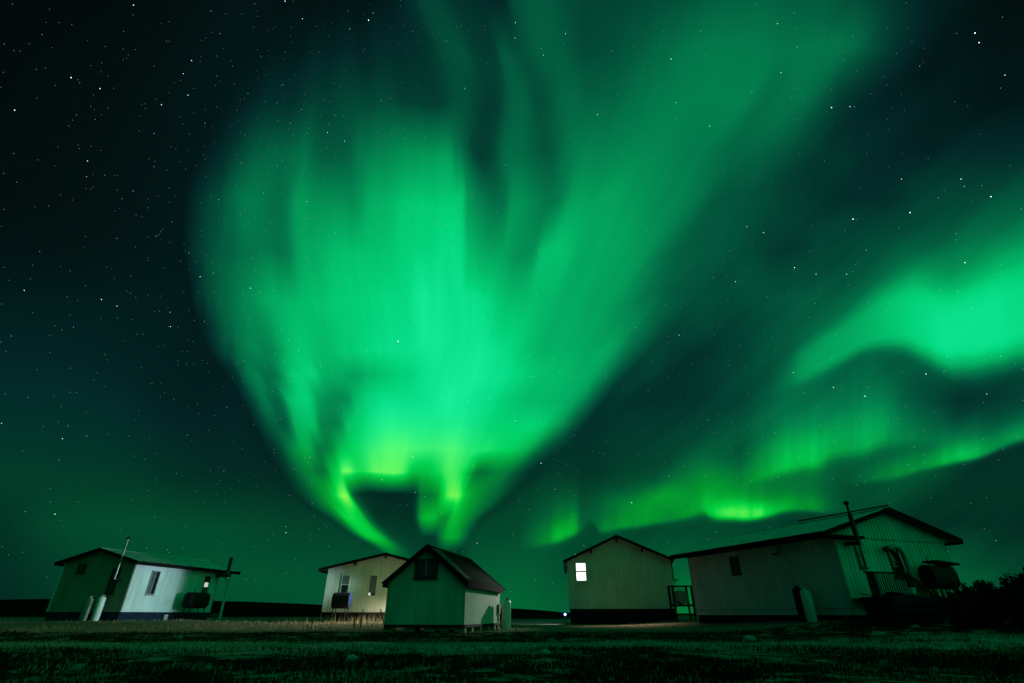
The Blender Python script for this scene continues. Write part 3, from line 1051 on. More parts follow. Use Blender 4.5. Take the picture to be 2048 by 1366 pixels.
# gable triangle, running out over the boxed left eave
oL4 = .9
mb = MB(); vv = []; t = -oL4 + .03
ts = []
while t < h4.W - .01:
    ts += [(t, .022), (t + .13, .022), (t + .138, -.003), (t + .192, -.003)]
    t += .2
ts = [q for q in ts if q[0] < h4.W - .005] + [(h4.W, .022)]
k = max(i for i in range(len(ts)) if ts[i][0] <= h4.W / 2)
ts.insert(k + 1, (h4.W / 2, ts[k][1]))
for t, d in ts:
    vv += [(t, -d, SEAM + .012), (t, -d, max(h4.ze + h4.p * min(t, h4.W - t), SEAM + .014))]
for t in (h4.W, -oL4 + .03):
    vv += [(t, .05, SEAM + .012), (t, .05, max(h4.ze + h4.p * min(t, h4.W - t), SEAM + .014))]
n = len(vv) // 2
mb.add(vv, [(2 * i, 2 * ((i + 1) % n), 2 * ((i + 1) % n) + 1, 2 * i + 1) for i in range(n)])
mb.obj('gable_panel', M_WHITE4, h4.o)
h4.skirting(M_BLACKSK, .0, .08)
h4.roof(M_METAL, M_FASCIA, .36, oL4, .62, 9.2, rib=.6, th=.12, sof=M_SOFFIT)
MB().box(-oL4 + .03, -.014, .055, 8.9, SEAM - .02, SEAM + .01).obj('eave_soffit', M_SOFFIT, h4.o)
MB().box(-oL4 - .05, 1.2, -.42, -.026, SEAM - .09, SEAM + .008).obj('eave_return', M_FASCIA, h4.o)
m = MB(); h4.fbox(m, 'g', 1.21, 6.46, .002, .02, SEAM - .012, SEAM + .008); m.obj('seam_flashing', M_GREYTR, h4.o)
m = MB(); h4.fbox(m, 'g', .1, 6.3, .003, .016, .86, .89); m.obj('base_flashing', M_GREYTR, h4.o)
m = MB(); h4.fbox(m, 'L', .02, 8.9, .003, .016, .80, .83); m.obj('base_flashing', M_GREYTR, h4.o)
h4.window('g', .98, 1.32, 2.2, 3.1, M_DTRIM, [M_PANE, M_PANE], fw=.04)
w = h4.window('g', 2.74, 3.36, 1.9, 3.05, M_DTRIM, [M_PANE, M_PANE], fw=.07)
h4.window('L', 5.22, 5.78, 2.28, 3.06, M_DTRIM, [M_PANE, M_PANE], fw=.05)
m = MB(); h4.fbox(m, 'L', 2.68, 3.0, .003, .16, 2.85, 3.17); p = m.obj('wall_vent', M_WHITE4, h4.o)
m = MB(); h4.fbox(m, 'L', 2.7, 2.98, .162, .175, 2.87, 2.95); m.obj('louvre', M_PIPEB, p)
# curved exhaust duct beside the gable window
pts = [(2.55, -.22, 2.93), (2.75, -.22, 2.99), (2.95, -.22, 3.02), (3.15, -.22, 2.99), (3.32, -.2, 2.86), (3.42, -.18, 2.6), (3.46, -.16, 2.2), (3.48, -.14, 1.3)]
m = MB().tube(pts, .085, 12); p = m.obj('exhaust_duct', M_GREYTR, h4.o, True)
MB().tube([(2.40, -.22, 2.88), (2.56, -.22, 2.935)], .11, 12).obj('duct_mouth', M_PIPEB, p, True)
# stove pipe rising through the eave return
m = MB().tube([(.62, -.52, 2.95), (.62, -.52, 4.1)], .085, 14); p = m.obj('stove_pipe', M_PIPEB, h4.o, True)
MB().tube([(.62, -.52, 4.09), (.62, -.52, 4.5)], .045, 12).obj('upper_pipe', M_PIPEB, p, True)
MB().lathe([(.06, 0), (.10, .02), (.10, .10), (.04, .15)], 12, (.62, -.52, 4.44)).obj('rain_cap', M_PIPEB, p)
MB().box(.5, .74, -.4, -.026, 2.98, 3.1).obj('pipe_bracket', M_PIPEB, p)
# plank laid along the ridge
MB().tube([(3.234, -.38, 4.62), (3.234, 4.2, 4.66)], .03, 6).obj('ridge_pole', M_FASCIA, h4.o)

# ------------------------------------------------------------------ deck on house 4
dk = thing('deck', 'dark wooden deck with baluster railing against the ribbed gable wall', 'deck', h4.o.location, h4.phi)
D0, D1, DO, ZF, ZT = .05, 2.15, .85, 1.14, 1.98
for k in range(7):
    MB().box(D0, D1, -DO + k * .12, -DO + k * .12 + .112, ZF - .04, ZF).obj('deck_board', M_DARKWOOD, dk)
MB().box(D0 - .02, D1 + .02, -DO - .045, -DO - .003, ZF - .22, ZF + .005).obj('rim_joist', M_DARKWOOD, dk)
for a in (D0 + .04, D0 + .24, D1 - .04):
    MB().box(a - .045, a + .045, -DO - .09, -DO - .005, ZF + .006, ZT - .03).obj('railing_post', M_DARKWOOD, dk)
for a in (D0 + .08, D1 - .08):
    MB().box(a - .05, a + .05, -DO + .01, -DO + .11, .3, ZF - .045).obj('post', M_DARKWOOD, dk)
MB().box(D0 - .08, D1 + .06, -DO - .11, -DO + .02, ZT - .03, ZT + .02).obj('top_rail', M_DARKWOOD, dk)
MB().box(D0 + .29, D1 - .09, -DO - .07, -DO - .03, ZF + .07, ZF + .12).obj('bottom_rail', M_DARKWOOD, dk)
bal = None
for k in range(14):
    a = D0 + .37 + k * .12
    if bal is None:
        bal = MB().box(-.016, .016, -.016, .016, ZF + .125, ZT - .035).obj('baluster', M_DARKWOOD, dk)
        bo = bal
    else:
        bo = bal.copy(); col.objects.link(bo)
    bo.location = (a, -DO - .05, 0)
# steps down to the right
for k in range(4):
    MB().box(D1 + .02 + k * .27, D1 + .28 + k * .27, -DO, -.1, ZF - .19 * (k + 1), ZF - .19 * (k + 1) + .04).obj('step', M_DARKWOOD, dk)
MB().bar((D1 + .05, -DO - .02, ZT - .02), (D1 + 1.25, -DO - .02, ZT - .78), .05, .1).obj('stair_rail', M_DARKWOOD, dk)
MB().bar((D1 + .02, -DO - .02, ZF - .1), (D1 + 1.2, -DO - .02, ZF - .86), .05, .2).obj('stringer', M_DARKWOOD, dk)
MB().box(D1 + 1.2, D1 + 1.29, -DO - .06, -DO + .03, .3, ZT - .72).obj('post', M_DARKWOOD, dk)
for k in range(9):
    a = .14 + k * .125
    z = ZT - .02 - a * .633
    MB().box(D1 + a - .019, D1 + a + .019, -DO - .06, -DO - .022, z - .78, z - .04).obj('baluster', M_DARKWOOD, dk)

# ------------------------------------------------------------------ propane cylinders


def cylinder(label, wx, wy, h, r, m, group='propane cylinders beside the buildings'):
    g = float(H(wx, wy))
    t = thing('propane_cylinder', label, 'gas cylinder', (wx, wy, g), 0, group)
    b = MB().lathe([(r * .86, 0), (r * .9, .03), (r * .9, .06), (r, .10), (r, h - r * .75), (r * .93, h - r * .45), (r * .7, h - r * .2), (r * .35, h - .06), (r * .3, h - .05)], 26)
    b.obj('tank', m, t, True)
    MB().tube([(0, 0, h - .055), (0, 0, h + .05)], .028, 10).obj('valve', M_BRASS, t, True)
    c = MB()
    n = 18
    for k in range(13):
        a0 = 2 * math.pi * k / n; a1 = 2 * math.pi * (k + 1) / n
        q = r * .42
        c.add([(q * math.cos(a0), q * math.sin(a0), h - .07), (q * math.cos(a1), q * math.sin(a1), h - .07), (q * math.cos(a1), q * math.sin(a1), h + .07), (q * math.cos(a0), q * math.sin(a0), h + .07),
               ((q - .012) * math.cos(a0), (q - .012) * math.sin(a0), h - .07), ((q - .012) * math.cos(a1), (q - .012) * math.sin(a1), h - .07), ((q - .012) * math.cos(a1), (q - .012) * math.sin(a1), h + .07), ((q - .012) * math.cos(a0), (q - .012) * math.sin(a0), h + .07)],
              [(0, 1, 2, 3), (7, 6, 5, 4), (3, 2, 6, 7), (0, 4, 5, 1)])
    c.obj('collar', m, t, True)
    MB().tube([(r + .004, 0, .2), (r + .004, 0, .28)], .01, 6).obj('weld_tab', m, t)
    MB().tube([(.03, .03, h + .03), (.09, .10, h + .05), (.10, .20, h - .02), (.08, .24, h - .25), (.06, .26, h - .5)], .012, 6).obj('hose', M_PIPEB, t, True)
    MB().lathe([(.02, 0), (.045, .01), (.045, .03), (.02, .045)], 10, (.06, .06, h + .02)).obj('regulator', M_PIPE, t, True)
    return t


cylinder('white gas cylinder lit from the right, before the leftmost cabin', -24.16, 33.15, 1.28, .20, M_CYLW)
cylinder('dull unlit gas cylinder left of the white one at the leftmost cabin', -25.05, 33.4, 1.22, .19, M_CYLG)
cx_, cy_ = -.25, 25.0
cylinder('tall pale gas cylinder beside the right wall of the small shed', cx_, cy_, 1.16, .195, M_CYLW)
x_, y_ = h4.world(-.75, 1.25)
cylinder('pale gas cylinder against the long ribbed wall of the rightmost house', x_, y_, 1.12, .19, M_CYLW)
x_, y_ = h4.world(-.62, 1.72)
cylinder('black gas cylinder leaning close behind the pale one at ribbed wall', x_, y_, 1.2, .19, M_TANK)

# ------------------------------------------------------------------ heating oil tanks
GT = 'heating oil tanks on stands'


def oil_tank(label, wx, wy, rz, length, wid, hgt, zc, m, end_m, extra=None, leg_m=None):
    g = float(H(wx, wy))
    t = thing('oil_tank', label, 'oil tank', (wx, wy, g), rz, GT)
    zc = zc - g
    r = wid / 2
    s = max(hgt / 2 - r, 0.0)
    poly = []
    for k in range(13):
        a = math.pi * k / 12
        poly.append((r * math.cos(a), zc + s + r * math.sin(a)))
    for k in range(13):
        a = math.pi + math.pi * k / 12
        poly.append((r * math.cos(a), zc - s + r * math.sin(a)))
    MB().prism(poly, -length / 2, length / 2, 'x').obj('tank_body', m, t, True)
    for sg in (-1, 1):
        sm = [(x * .93, zc + (z - zc) * .95) for x, z in poly]
        sm2 = [(x * .6, zc + (z - zc) * .66) for x, z in poly]
        n = len(poly)
        mk = lambda pp, xx: [(sg * xx, x, z) for x, z in pp]
        vs_ = mk(poly, length / 2 + .002) + mk(sm, length / 2 + .03) + mk(sm2, length / 2 + .045)
        fs_ = []
        for i in range(n):
            j = (i + 1) % n
            fs_ += [(i, j, j + n, i + n), (i + n, j + n, j + 2 * n, i + 2 * n)]
        fs_.append(tuple(range(2 * n, 3 * n)))
        MB().add(vs_, fs_).obj('tank_end', end_m, t, True)
    for sx in (-1, 1):
        for sy in (-1, 1):
            a = (sx * length * .36, sy * r * .72, zc - s - r * .6)
            b = (sx * length * .40, sy * r * .95, -.04)
            MB().bar(a, b, .05).obj('leg', leg_m or M_TANK, t)
    MB().tube([(length * .22, 0, zc + s + r - .01), (length * .22, 0, zc + s + r + .16)], .03, 8).obj('fill_pipe', M_TANK, t, True)
    MB().tube([(-length * .25, 0, zc + s + r - .01), (-length * .25, 0, zc + s + r + .26), (-length * .25 + .1, 0, zc + s + r + .30)], .02, 8).obj('vent_pipe', M_TANK, t, True)
    return t


x_, y_ = h1.world(h1.W + .9, 4.75)
oil_tank('dark oil tank on legs beside the lit wall of the leftmost cabin', x_, y_, h1.phi + R(90), 1.7, .62, .95, 1.47, M_TANK, M_TANK)
x_, y_ = h2.world(1.42, -1.2)
oil_tank('dark oil tank with blue end before the cream cabin', x_, y_, h2.phi + R(-4), 1.0, .66, .88, 1.38, M_TANK, M_TANKB)
x_, y_ = h4.world(4.45, -.55)
oil_tank('black oil tank standing high against the ribbed gable wall', x_, y_, h4.phi, 1.35, .6, .86, 1.92, M_TANK, M_TANK)

ot = [o for o in bpy.data.objects if o.name.startswith('oil_tank')][-1]
MB().bar((-.25, -.02, 1.98 - ot.location[2] + .50), (.98, -.06, 1.98 - ot.location[2] + .40), .62, .07).obj('cover_board', M_DARKWOOD, ot)
MB().bar((-.62, -.3, .3), (-.62, .25, 1.5), .06).obj('brace', M_DARKWOOD, ot)
MB().bar((.5, -.36, .1), (.1, -.36, 1.2), .05).obj('brace', M_DARKWOOD, ot)

# slatted stand holding a round drum, between the two right-hand houses
RX, RY, RZ = 10.36, 34.0, 1.60
g_ = float(H(RX, RY))
st = thing('tank_stand', 'dark slatted wooden stand between lit-window cabin and ribbed house', 'stand', (RX, RY, g_), 0)
for sx in (-.56, .56):
    for sy in (-.0, .95):
        MB().box(sx - .05, sx + .05, sy - .05, sy + .05, -.05, 2.13 - g_).obj('leg', M_DARKWOOD, st)
MB().box(-.66, .66, -.07, 1.02, 2.135 - g_, 2.19 - g_).obj('top_board', M_DARKWOOD, st)
MB().box(-.6, .6, -.045, 1.0, 1.06 - g_, 1.17 - g_).obj('platform', M_DARKWOOD, st)
for k in range(9):
    MB().box(-.48 + k * .12 - .02, -.48 + k * .12 + .02, .93, .96, 1.18 - g_, 2.12 - g_).obj('slat', M_WOOD, st)
t = thing('fuel_drum', 'round end of a grey fuel drum lying in the slatted stand', 'drum', (RX - .04, RY, 1.175), 0)
dm = MB()
rot = lambda pr: [(x, z, y) for x, y, z in pr]
tmp = MB().lathe([(.33, .0), (.36, .01), (.36, .28), (.372, .295), (.36, .31), (.36, .56), (.372, .575), (.36, .59), (.36, .85), (.34, .87)], 28)
dm.add([(x, z - .02, y + .375) for x, y, z in tmp.v], tmp.f)
dm.obj('drum_body', M_CYLG, t, True)
tmp = MB().lathe([(.335, -.012), (.34, -.004), (.3, .004)], 28)
dm = MB().add([(x, z - .03, y + .375) for x, y, z in tmp.v], tmp.f)
dm.obj('drum_lid', M_CYLG, t, True)

# ------------------------------------------------------------------ lamps (fixtures lighting the yard, those under the eave added)


def flood(label, wx, wy, z, aim, energy, size, blend, color, radius, mount, k=1.0, lens=None, group='floodlights on the cabin walls'):
    t = thing('floodlight', label, 'lamp', (wx, wy, z), 0, group)
    d = np.array(aim, float) - np.array((wx, wy, z)); d /= np.linalg.norm(d)
    MB().bar((0, 0, 0), tuple(d * .10 * k), .22 * k, .16 * k).obj('housing', M_LAMP, t)
    MB().bar(tuple(d * .101 * k), tuple(d * .112 * k), .19 * k, .13 * k).obj('lens', lens or M_LENS, t)
    MB().bar((0, 0, 0), tuple(np.array(mount) - np.array((wx, wy, z))), .04).obj('arm', M_LAMP, t)
    L = bpy.data.lights.new('floodlight_beam', 'SPOT')
    L.energy = energy
    L.spot_size = R(size)
    L.spot_blend = blend
    L.color = color
    L.shadow_soft_size = radius
    lo = bpy.data.objects.new('beam', L)
    col.objects.link(lo)
    lo.parent = t
    lo.location = tuple(d * .16)
    from mathutils import Vector
    lo.rotation_euler = Vector(tuple(d)).to_track_quat('-Z', 'Y').to_euler()
    return t


x_, y_ = h2.world(6.3, -1.5)
mx, my = h2.world(6.3, -.02)
flood('white floodlight on the cream cabin front, shining left', x_, y_, 2.55, (-22.9, 33.9, 1.7), 6200, 36, 1.0, (.70, 1.0, 1.08), .40, (mx, my, 2.55))
x_, y_ = h2.world(6.2, -.32)
mx, my = h2.world(6.2, -.02)
wl = thing('wall_lamp', 'warm bulb lamp on the front wall of the cream cabin behind the shed', 'lamp', (x_, y_, 1.9), 0)
MB().lathe([(.03, .1), (.10, .06), (.13, .0), (.125, -.005), (.02, .08)], 14).obj('lamp_shade', M_LAMP, wl, True)
MB().lathe([(.01, -.05), (.035, -.03), (.04, .0), (.02, .05)], 12).obj('bulb', M_LENS, wl, True)
MB().bar((0, 0, .1), (mx - x_, my - y_, .1), .03).obj('arm', M_LAMP, wl)
L_ = bpy.data.lights.new('bulb_light', 'SPOT')
L_.energy = 6200
L_.spot_size = R(125)
L_.spot_blend = 1.0
L_.color = (1.0, .94, .78)
L_.shadow_soft_size = .06
lo_ = bpy.data.objects.new('bulb_light', L_)
col.objects.link(lo_)
lo_.parent = wl
lo_.location = (0, 0, -.13)
lo_.rotation_euler = (R(22), R(-58), 0)
lo_.rotation_mode = 'XYZ'
from mathutils import Vector
lo_.rotation_euler = Vector((-2.4, -3.0, -2.9)).to_track_quat('-Z', 'Y').to_euler()
x_, y_ = h3.world(1.5, -.30)
mx, my = h3.world(1.5, -.02)
flood('small added floodlight tucked under the eave above the lit window', x_, y_, 4.28, (-.7, 24.6, .7), 5200, 19, 1.0, (.92, 1.0, .90), .10, (mx, my, 4.28), k=.45, lens=M_DLENS)  # added lamp that brightens the side wall of the shed

# downlight added under the same eave to brighten the yard in front
x_, y_ = h3.world(3.42, -.46)
mx, my = h3.world(3.42, -.40)
ax_, ay_ = h3.world(3.3, -4.2)
flood('small added warm downlight under the gable peak of the lit-window cabin', x_, y_, 4.95, (ax_, ay_, 0), 1700, 66, .9, (1.0, .82, .58), .05, (mx, my, 4.98), k=.4, lens=M_DLENS)

# small blue-white lamp low at the corner of the lit-window cabin
led = thing('marker_lamp', 'small glowing blue-white lamp low beside the lit-window cabin', 'lamp', (3.42, 36.75, float(H(3.42, 36.75))), 0)
zl = .637 - float(H(3.42, 36.75))
MB().box(-.03, .03, -.02, .04, -.05, zl - .09).obj('stake', M_LAMP, led)
MB().tube([(0, .05, zl), (0, -.04, zl)], .095, 14).obj('housing', M_LEDB, led, True)  # housing glows blue to paint the halo around the lens
MB().tube([(0, -.041, zl), (0, -.06, zl)], .042, 14).obj('lens', M_LED, led, True)

Lm = bpy.data.lights.new('marker_light', 'SPOT')
Lm.spot_size = R(80)
Lm.spot_blend = .8
Lm.energy = 1600
Lm.color = (.62, .80, 1.0)
Lm.shadow_soft_size = .06
lm = bpy.data.objects.new('marker_light', Lm)
col.objects.link(lm)
lm.parent = led
lm.location = (-.25, .1, zl + .1)
lm.rotation_euler = Vector((-.45, 1.0, -.04)).to_track_quat('-Z', 'Y').to_euler()

# ------------------------------------------------------------------ container by the deck
cg = float(H(12.5, 18.2))
tb = thing('storage_tub', 'dark navy plastic tub in shadow in front of the deck steps', 'container', (12.55, 18.2, cg), R(12))
hw, hd, zt = .95, .6, 1.12 - cg
pr = [(-hw * .92, -hd * .9), (hw * .92, -hd * .9), (hw * .92, hd * .9), (-hw * .92, hd * .9)]
v0 = [(x, y, .06) for x, y in pr]; v1 = [(x * 1.08, y * 1.1, zt) for x, y in pr]
v2 = [(x * 1.02, y * 1.02, zt) for x, y in pr]; v3 = [(x * .95, y * .95, .12) for x, y in pr]
fs_ = [(3, 2, 1, 0)]
for lv in range(3):
    for i in range(4):
        j = (i + 1) % 4
        fs_.append((lv * 4 + i, lv * 4 + j, lv * 4 + 4 + j, lv * 4 + 4 + i))
fs_.append((12, 13, 14, 15))
MB().add(v0 + v1 + v2 + v3, fs_).obj('tub_body', M_TUB, tb)
for z in (.3, .5):
    MB().box(-hw - .0, hw + .0, -hd * 1.0 - .035, -hd * .9, z, z + .05).obj('rib', M_TUB, tb)
for a in (-.7, 0, .7):
    MB().box(a - .12, a + .12, -hd * .85, hd * .85, -.04, .058).obj('skid', M_TUB, tb)
rr_ = np.random.default_rng(2)
nn = 16
gxx, gyy = np.meshgrid(np.linspace(-hw * 1.03, hw * .55, nn), np.linspace(-hd * 1.0, hd * 1.0, nn))
gz = zt + .03 + .10 * np.clip(np.sin(gxx * 3 + 1.2) * np.cos(gyy * 4), 0, 1) + .03 * rr_.random(gxx.shape)
I = np.arange(nn * nn).reshape(nn, nn)
np_mesh('tarp', np.stack([gxx.ravel(), gyy.ravel(), gz.ravel()], 1), np.stack([I[:-1, :-1], I[:-1, 1:], I[1:, 1:], I[1:, :-1]], -1).reshape(-1, 4), M_TARP, tb, True)
bk = thing('bucket', 'pale round bucket lid catching light on the navy tub', 'bucket', (12.72, 17.75, 1.19), 0)
MB().lathe([(.085, 0), (.1, .16), (.106, .16), (.106, .18), (.02, .185)], 16).obj('bucket_body', M_CYLW, bk, True)

# ladder against the gable
ldg = thing('ladder', 'pale ladder leaning on the ribbed gable wall near its right corner', 'ladder', h4.o.location, h4.phi)
for a in (5.56, 5.86):
    MB().bar((a, -.45, .45), (a, -.05, 2.35), .035, .06).obj('rail', M_PIPEB, ldg)
for k in range(7):
    q = .08 + k * .13
    MB().bar((5.56, -.45 + .4 * q, .45 + 1.9 * q), (5.86, -.45 + .4 * q, .45 + 1.9 * q), .03).obj('rung', M_TRIM, ldg)

# ------------------------------------------------------------------ stakes in the grass
GS = 'stakes in the dry grass'
for lab, x, y, lean, hgt in (('short dark stake leftmost in the dry grass', -8.9, 25.6, .0, .34), ('tall dark stake in dry grass before the oil tank', -7.2, 26.2, .02, .62),
                             ('tallest dark stake in dry grass, nearest the shed side', -7.0, 26.6, .03, .78), ('dark pole leaning against the left side of the shed', -5.15, 23.6, -.42, .75)):
    g = float(H(x, y))
    t = thing('wooden_stake', lab, 'stake', (x, y, g), 0, GS)
    MB().tube([(0, 0, -.05), (lean * hgt, 0, hgt)], [.028, .022], 7).obj('shaft', M_DARKWOOD, t, True)
    MB().tube([(lean * hgt, 0, hgt), (lean * hgt * 1.05, 0, hgt + .03)], [.022, .008], 7).obj('tip', M_DARKWOOD, t, True)

# ------------------------------------------------------------------ stones


def stone_mesh(seed, m):
    rng = np.random.default_rng(seed)
    import bmesh
    bm = bmesh.new()
    bmesh.ops.create_icosphere(bm, subdivisions=2, radius=1)
    ph = rng.uniform(0, 6.28, 9); fr = rng.uniform(1.2, 3.4, (9, 3))
    for v in bm.verts:
        c = np.array(v.co)
        k = 1 + .10 * sum(math.sin(fr[i] @ c * 1.3 + ph[i]) for i in range(9)) / 2.2
        for i in range(5):
            nrm_ = np.array((math.cos(ph[i]), math.sin(ph[i]), fr[i][0] - 2.2)); nrm_ /= np.linalg.norm(nrm_)
            dd = c @ nrm_ * k
            if dd > .72: k *= .72 / dd
        v.co = v.co * k
    me = bpy.data.meshes.new('stone')
    bm.to_mesh(me); bm.free()
    me.materials.append(m)
    return me


SM = [stone_mesh(i, M_STONEP if i % 2 else M_STONE) for i in range(8)]
STN = [(2.49, 11.0, .17, 'large pale stone on the green track, biggest stone in the yard'),
       (-.52, 10.6, .10, 'flat stone at the near edge of the track, below the shed corner'),
       (1.0, 14.6, .10, 'stone on the far edge of the track below the gas cylinder'),
       (-2.35, 8.7, .12, 'low wide stone in the dark foreground, left of centre'),
       (-1.35, 9.4, .07, 'small stone in the foreground between two larger ones'),
       (.52, 9.3, .07, 'small round stone in the foreground right of centre'),
       (-3.3, 11.3, .07, 'small stone on the track left of the shed'),
       (6.2, 15.2, .14, 'long flat pale stone on the track before the ribbed house'),
       (11.9, 17.0, .11, 'pale stone in the grass before the navy tub'),
       (11.0, 13.6, .10, 'stone on the track at the right, under the shrubs'),
       (-9.5, 16.6, .08, 'small stone left on the track before the dry grass'),
       (.2, 22.9, .07, 'small stone in the grass right of the shed'),
       (-5.4, 7.4, .07, 'small stone at the left in the dark foreground')]
for i, (x, y, r, lab) in enumerate(STN):
    o = bpy.data.objects.new('stone', SM[i % 8])
    col.objects.link(o)
    rg = random.Random(i)
    o.scale = (r * rg.uniform(1.1, 1.5), r * rg.uniform(.8, 1.1), r * rg.uniform(.55, .8))
    o.rotation_euler = (rg.uniform(-.1, .1), rg.uniform(-.1, .1), rg.uniform(-.4, .4))
    o.location = (x, y, float(H(x, y)) + o.scale[2] * .45)
    tag(o, lab, 'stone', 'stones in the yard')

# pebbles: uncountable
rng = np.random.default_rng(11)
ico = np.array([(1, 0, 0), (-1, 0, 0), (0, 1, 0), (0, -1, 0), (0, 0, 1), (0, 0, -.3)], float)
icf = np.array([(0, 2, 4), (2, 1, 4), (1, 3, 4), (3, 0, 4), (2, 0, 5), (1, 2, 5), (3, 1, 5), (0, 3, 5)])
n = 5200
Yp = np.concatenate([rng.uniform(5.2, 17, n // 2), rng.uniform(5.2, 30, n - n // 2)])
Xp = rng.uniform(-1.15, 1.15, n) * Yp
keep = (np.sin(Xp * .9 + 2) + np.sin(Yp * 1.3 + Xp * .3) + rng.normal(0, .8, n)) > .2
Xp, Yp = Xp[keep], Yp[keep]; n = len(Xp)
Rp = np.minimum(rng.gamma(2.0, .006, n) + .005, .030)
ang = rng.uniform(0, 6.28, n)
V = ico[None] * rng.uniform(.7, 1.3, (n, 6, 1)) * Rp[:, None, None] * np.array((1.25, .95, .5))
ca, sa = np.cos(ang)[:, None], np.sin(ang)[:, None]
V = np.stack([V[..., 0] * ca - V[..., 1] * sa + Xp[:, None], V[..., 0] * sa + V[..., 1] * ca + Yp[:, None], V[..., 2] + H(Xp, Yp)[:, None] + Rp[:, None] * .2], -1)
Fp = (icf[None] + (np.arange(n) * 6)[:, None, None]).reshape(-1, 3)
tag(np_mesh('pebbles', V.reshape(-1, 3), Fp, M_STONE), 'grey pebbles scattered over the dark yard', 'pebbles', kind='stuff')


# ------------------------------------------------------------------ grass
def blades(name, X, Y, hgt, wid, lean, m, seed, label, cat):
    rng = np.random.default_rng(seed)
    n = len(X)
    Z = H(X, Y)
    a = rng.uniform(0, 2 * math.pi, n)
    la = rng.uniform(0, 2 * math.pi, n)
    ln = rng.uniform(.1, 1, n) * lean * hgt
    dx, dy = np.cos(a) * wid / 2, np.sin(a) * wid / 2
    lx, ly = np.cos(la) * ln, np.sin(la) * ln
    b0 = np.stack([X - dx, Y - dy, Z - .01], 1); b1 = np.stack([X + dx, Y + dy, Z - .01], 1)
    c0 = np.stack([X - dx * .7 + lx * .35, Y - dy * .7 + ly * .35, Z + hgt * .6], 1)
    c1 = np.stack([X + dx * .7 + lx * .35, Y + dy * .7 + ly * .35, Z + hgt * .6], 1)
    t = np.stack([X + lx, Y + ly, Z + hgt * .96], 1)
    V = np.stack([b0, b1, c1, c0, t], 1).reshape(-1, 3)
    k = (np.arange(n) * 5)[:, None]
    F = np.concatenate([k + np.array([[0, 1, 2]]), k + np.array([[0, 2, 3]]), k + np.array([[3, 2, 4]])], 0)
    return tag(np_mesh(name, V, F, m), label, cat, kind='stuff')


def clumpy(X, Y, rng, thr, f=1.0):
    v = np.sin(X * 1.9 * f + 1.3 * np.sin(Y * .8 * f)) + np.sin(Y * 2.6 * f + .7 * np.sin(X * 1.1 * f)) + np.sin((X + Y) * 4.1 * f) * .6 + np.sin((X * 1.3 - Y) * 7.3 * f) * .5
    return v + rng.normal(0, .7, len(X)) > thr


rng = np.random.default_rng(21)
# short grass over the track and yard
n = 150000
Y_ = 5.0 + 19 * rng.random(n) ** 1.25
X_ = rng.uniform(-1.12, 1.12, n) * Y_
tr = np.exp(-((Y_ - 12.8 - .5 * np.sin(X_ * .35)) / 2.1) ** 2)
k = (rng.random(n) < .25 + .75 * tr) & clumpy(X_, Y_, rng, -.2)
X_, Y_ = X_[k], Y_[k]
blades('grass', X_, Y_, rng.uniform(.015, .06, len(X_)) * (1 + .4 * rng.random(len(X_))), rng.uniform(.006, .014, len(X_)), .9, M_GRASS, 31,
       'short green grass over the track and the yard', 'grass')
# dark rough heath in the foreground and behind the track
n = 130000
Y_ = 5.0 + 15.5 * rng.random(n) ** 1.1
X_ = rng.uniform(-1.12, 1.12, n) * Y_
tr = np.exp(-((Y_ - 12.8 - .5 * np.sin(X_ * .35)) / 1.9) ** 2)
k = (rng.random(n) < 1 - .93 * tr) & clumpy(X_, Y_, rng, .55, .7)
X_, Y_ = X_[k], Y_[k]
blades('heath', X_, Y_, rng.uniform(.03, .10, len(X_)), rng.uniform(.010, .022, len(X_)), 1.1, M_HEATH, 32,
       'dark low heath plants in the foreground', 'heath')
# dry grass: yard behind, thick around the cream cabin
n = 26000
X_ = rng.uniform(-32, 16, n); Y_ = rng.uniform(22.5, 36.5, n)
dens = .35 + .65 * np.exp(-((X_ + 9) / 5.5) ** 2)
k = (rng.random(n) < dens) & clumpy(X_, Y_, rng, .1, .6)
# keep clear of the building footprints
for hh in (h1, h2, sh, h3, h4):
    c, s = math.cos(hh.phi), math.sin(hh.phi)
    a = (X_ - hh.X) * c + (Y_ - hh.Y) * s; b = -(X_ - hh.X) * s + (Y_ - hh.Y) * c
    k &= ~((a > -.1) & (a < hh.W + .1) & (b > -.1) & (b < hh.L + .1))
X_, Y_ = X_[k], Y_[k]
blades('dry_grass', X_, Y_, rng.uniform(.05, .17, len(X_)), rng.uniform(.010, .02, len(X_)), .8, M_DRY, 33,
       'short dry golden grass in the yard before the houses', 'grass')
n = 2600
X_ = rng.normal(-7.6, 1.8, n); Y_ = rng.normal(31.5, 2.6, n)
k = (Y_ < 36.5) & (Y_ > 25.5) & clumpy(X_, Y_, rng, .4, .8) & ~((X_ > -5.2) & (Y_ < 27))
X_, Y_ = X_[k], Y_[k]
blades('tall_dry_grass', X_, Y_, rng.uniform(.08, 1.0, len(X_)) ** 1.6 * .55 + .05, rng.uniform(.010, .018, len(X_)), .55, M_DRY, 34,
       'tall dry golden grass lit in front of the cream cabin', 'grass')

# ------------------------------------------------------------------ willow shrubs at the right


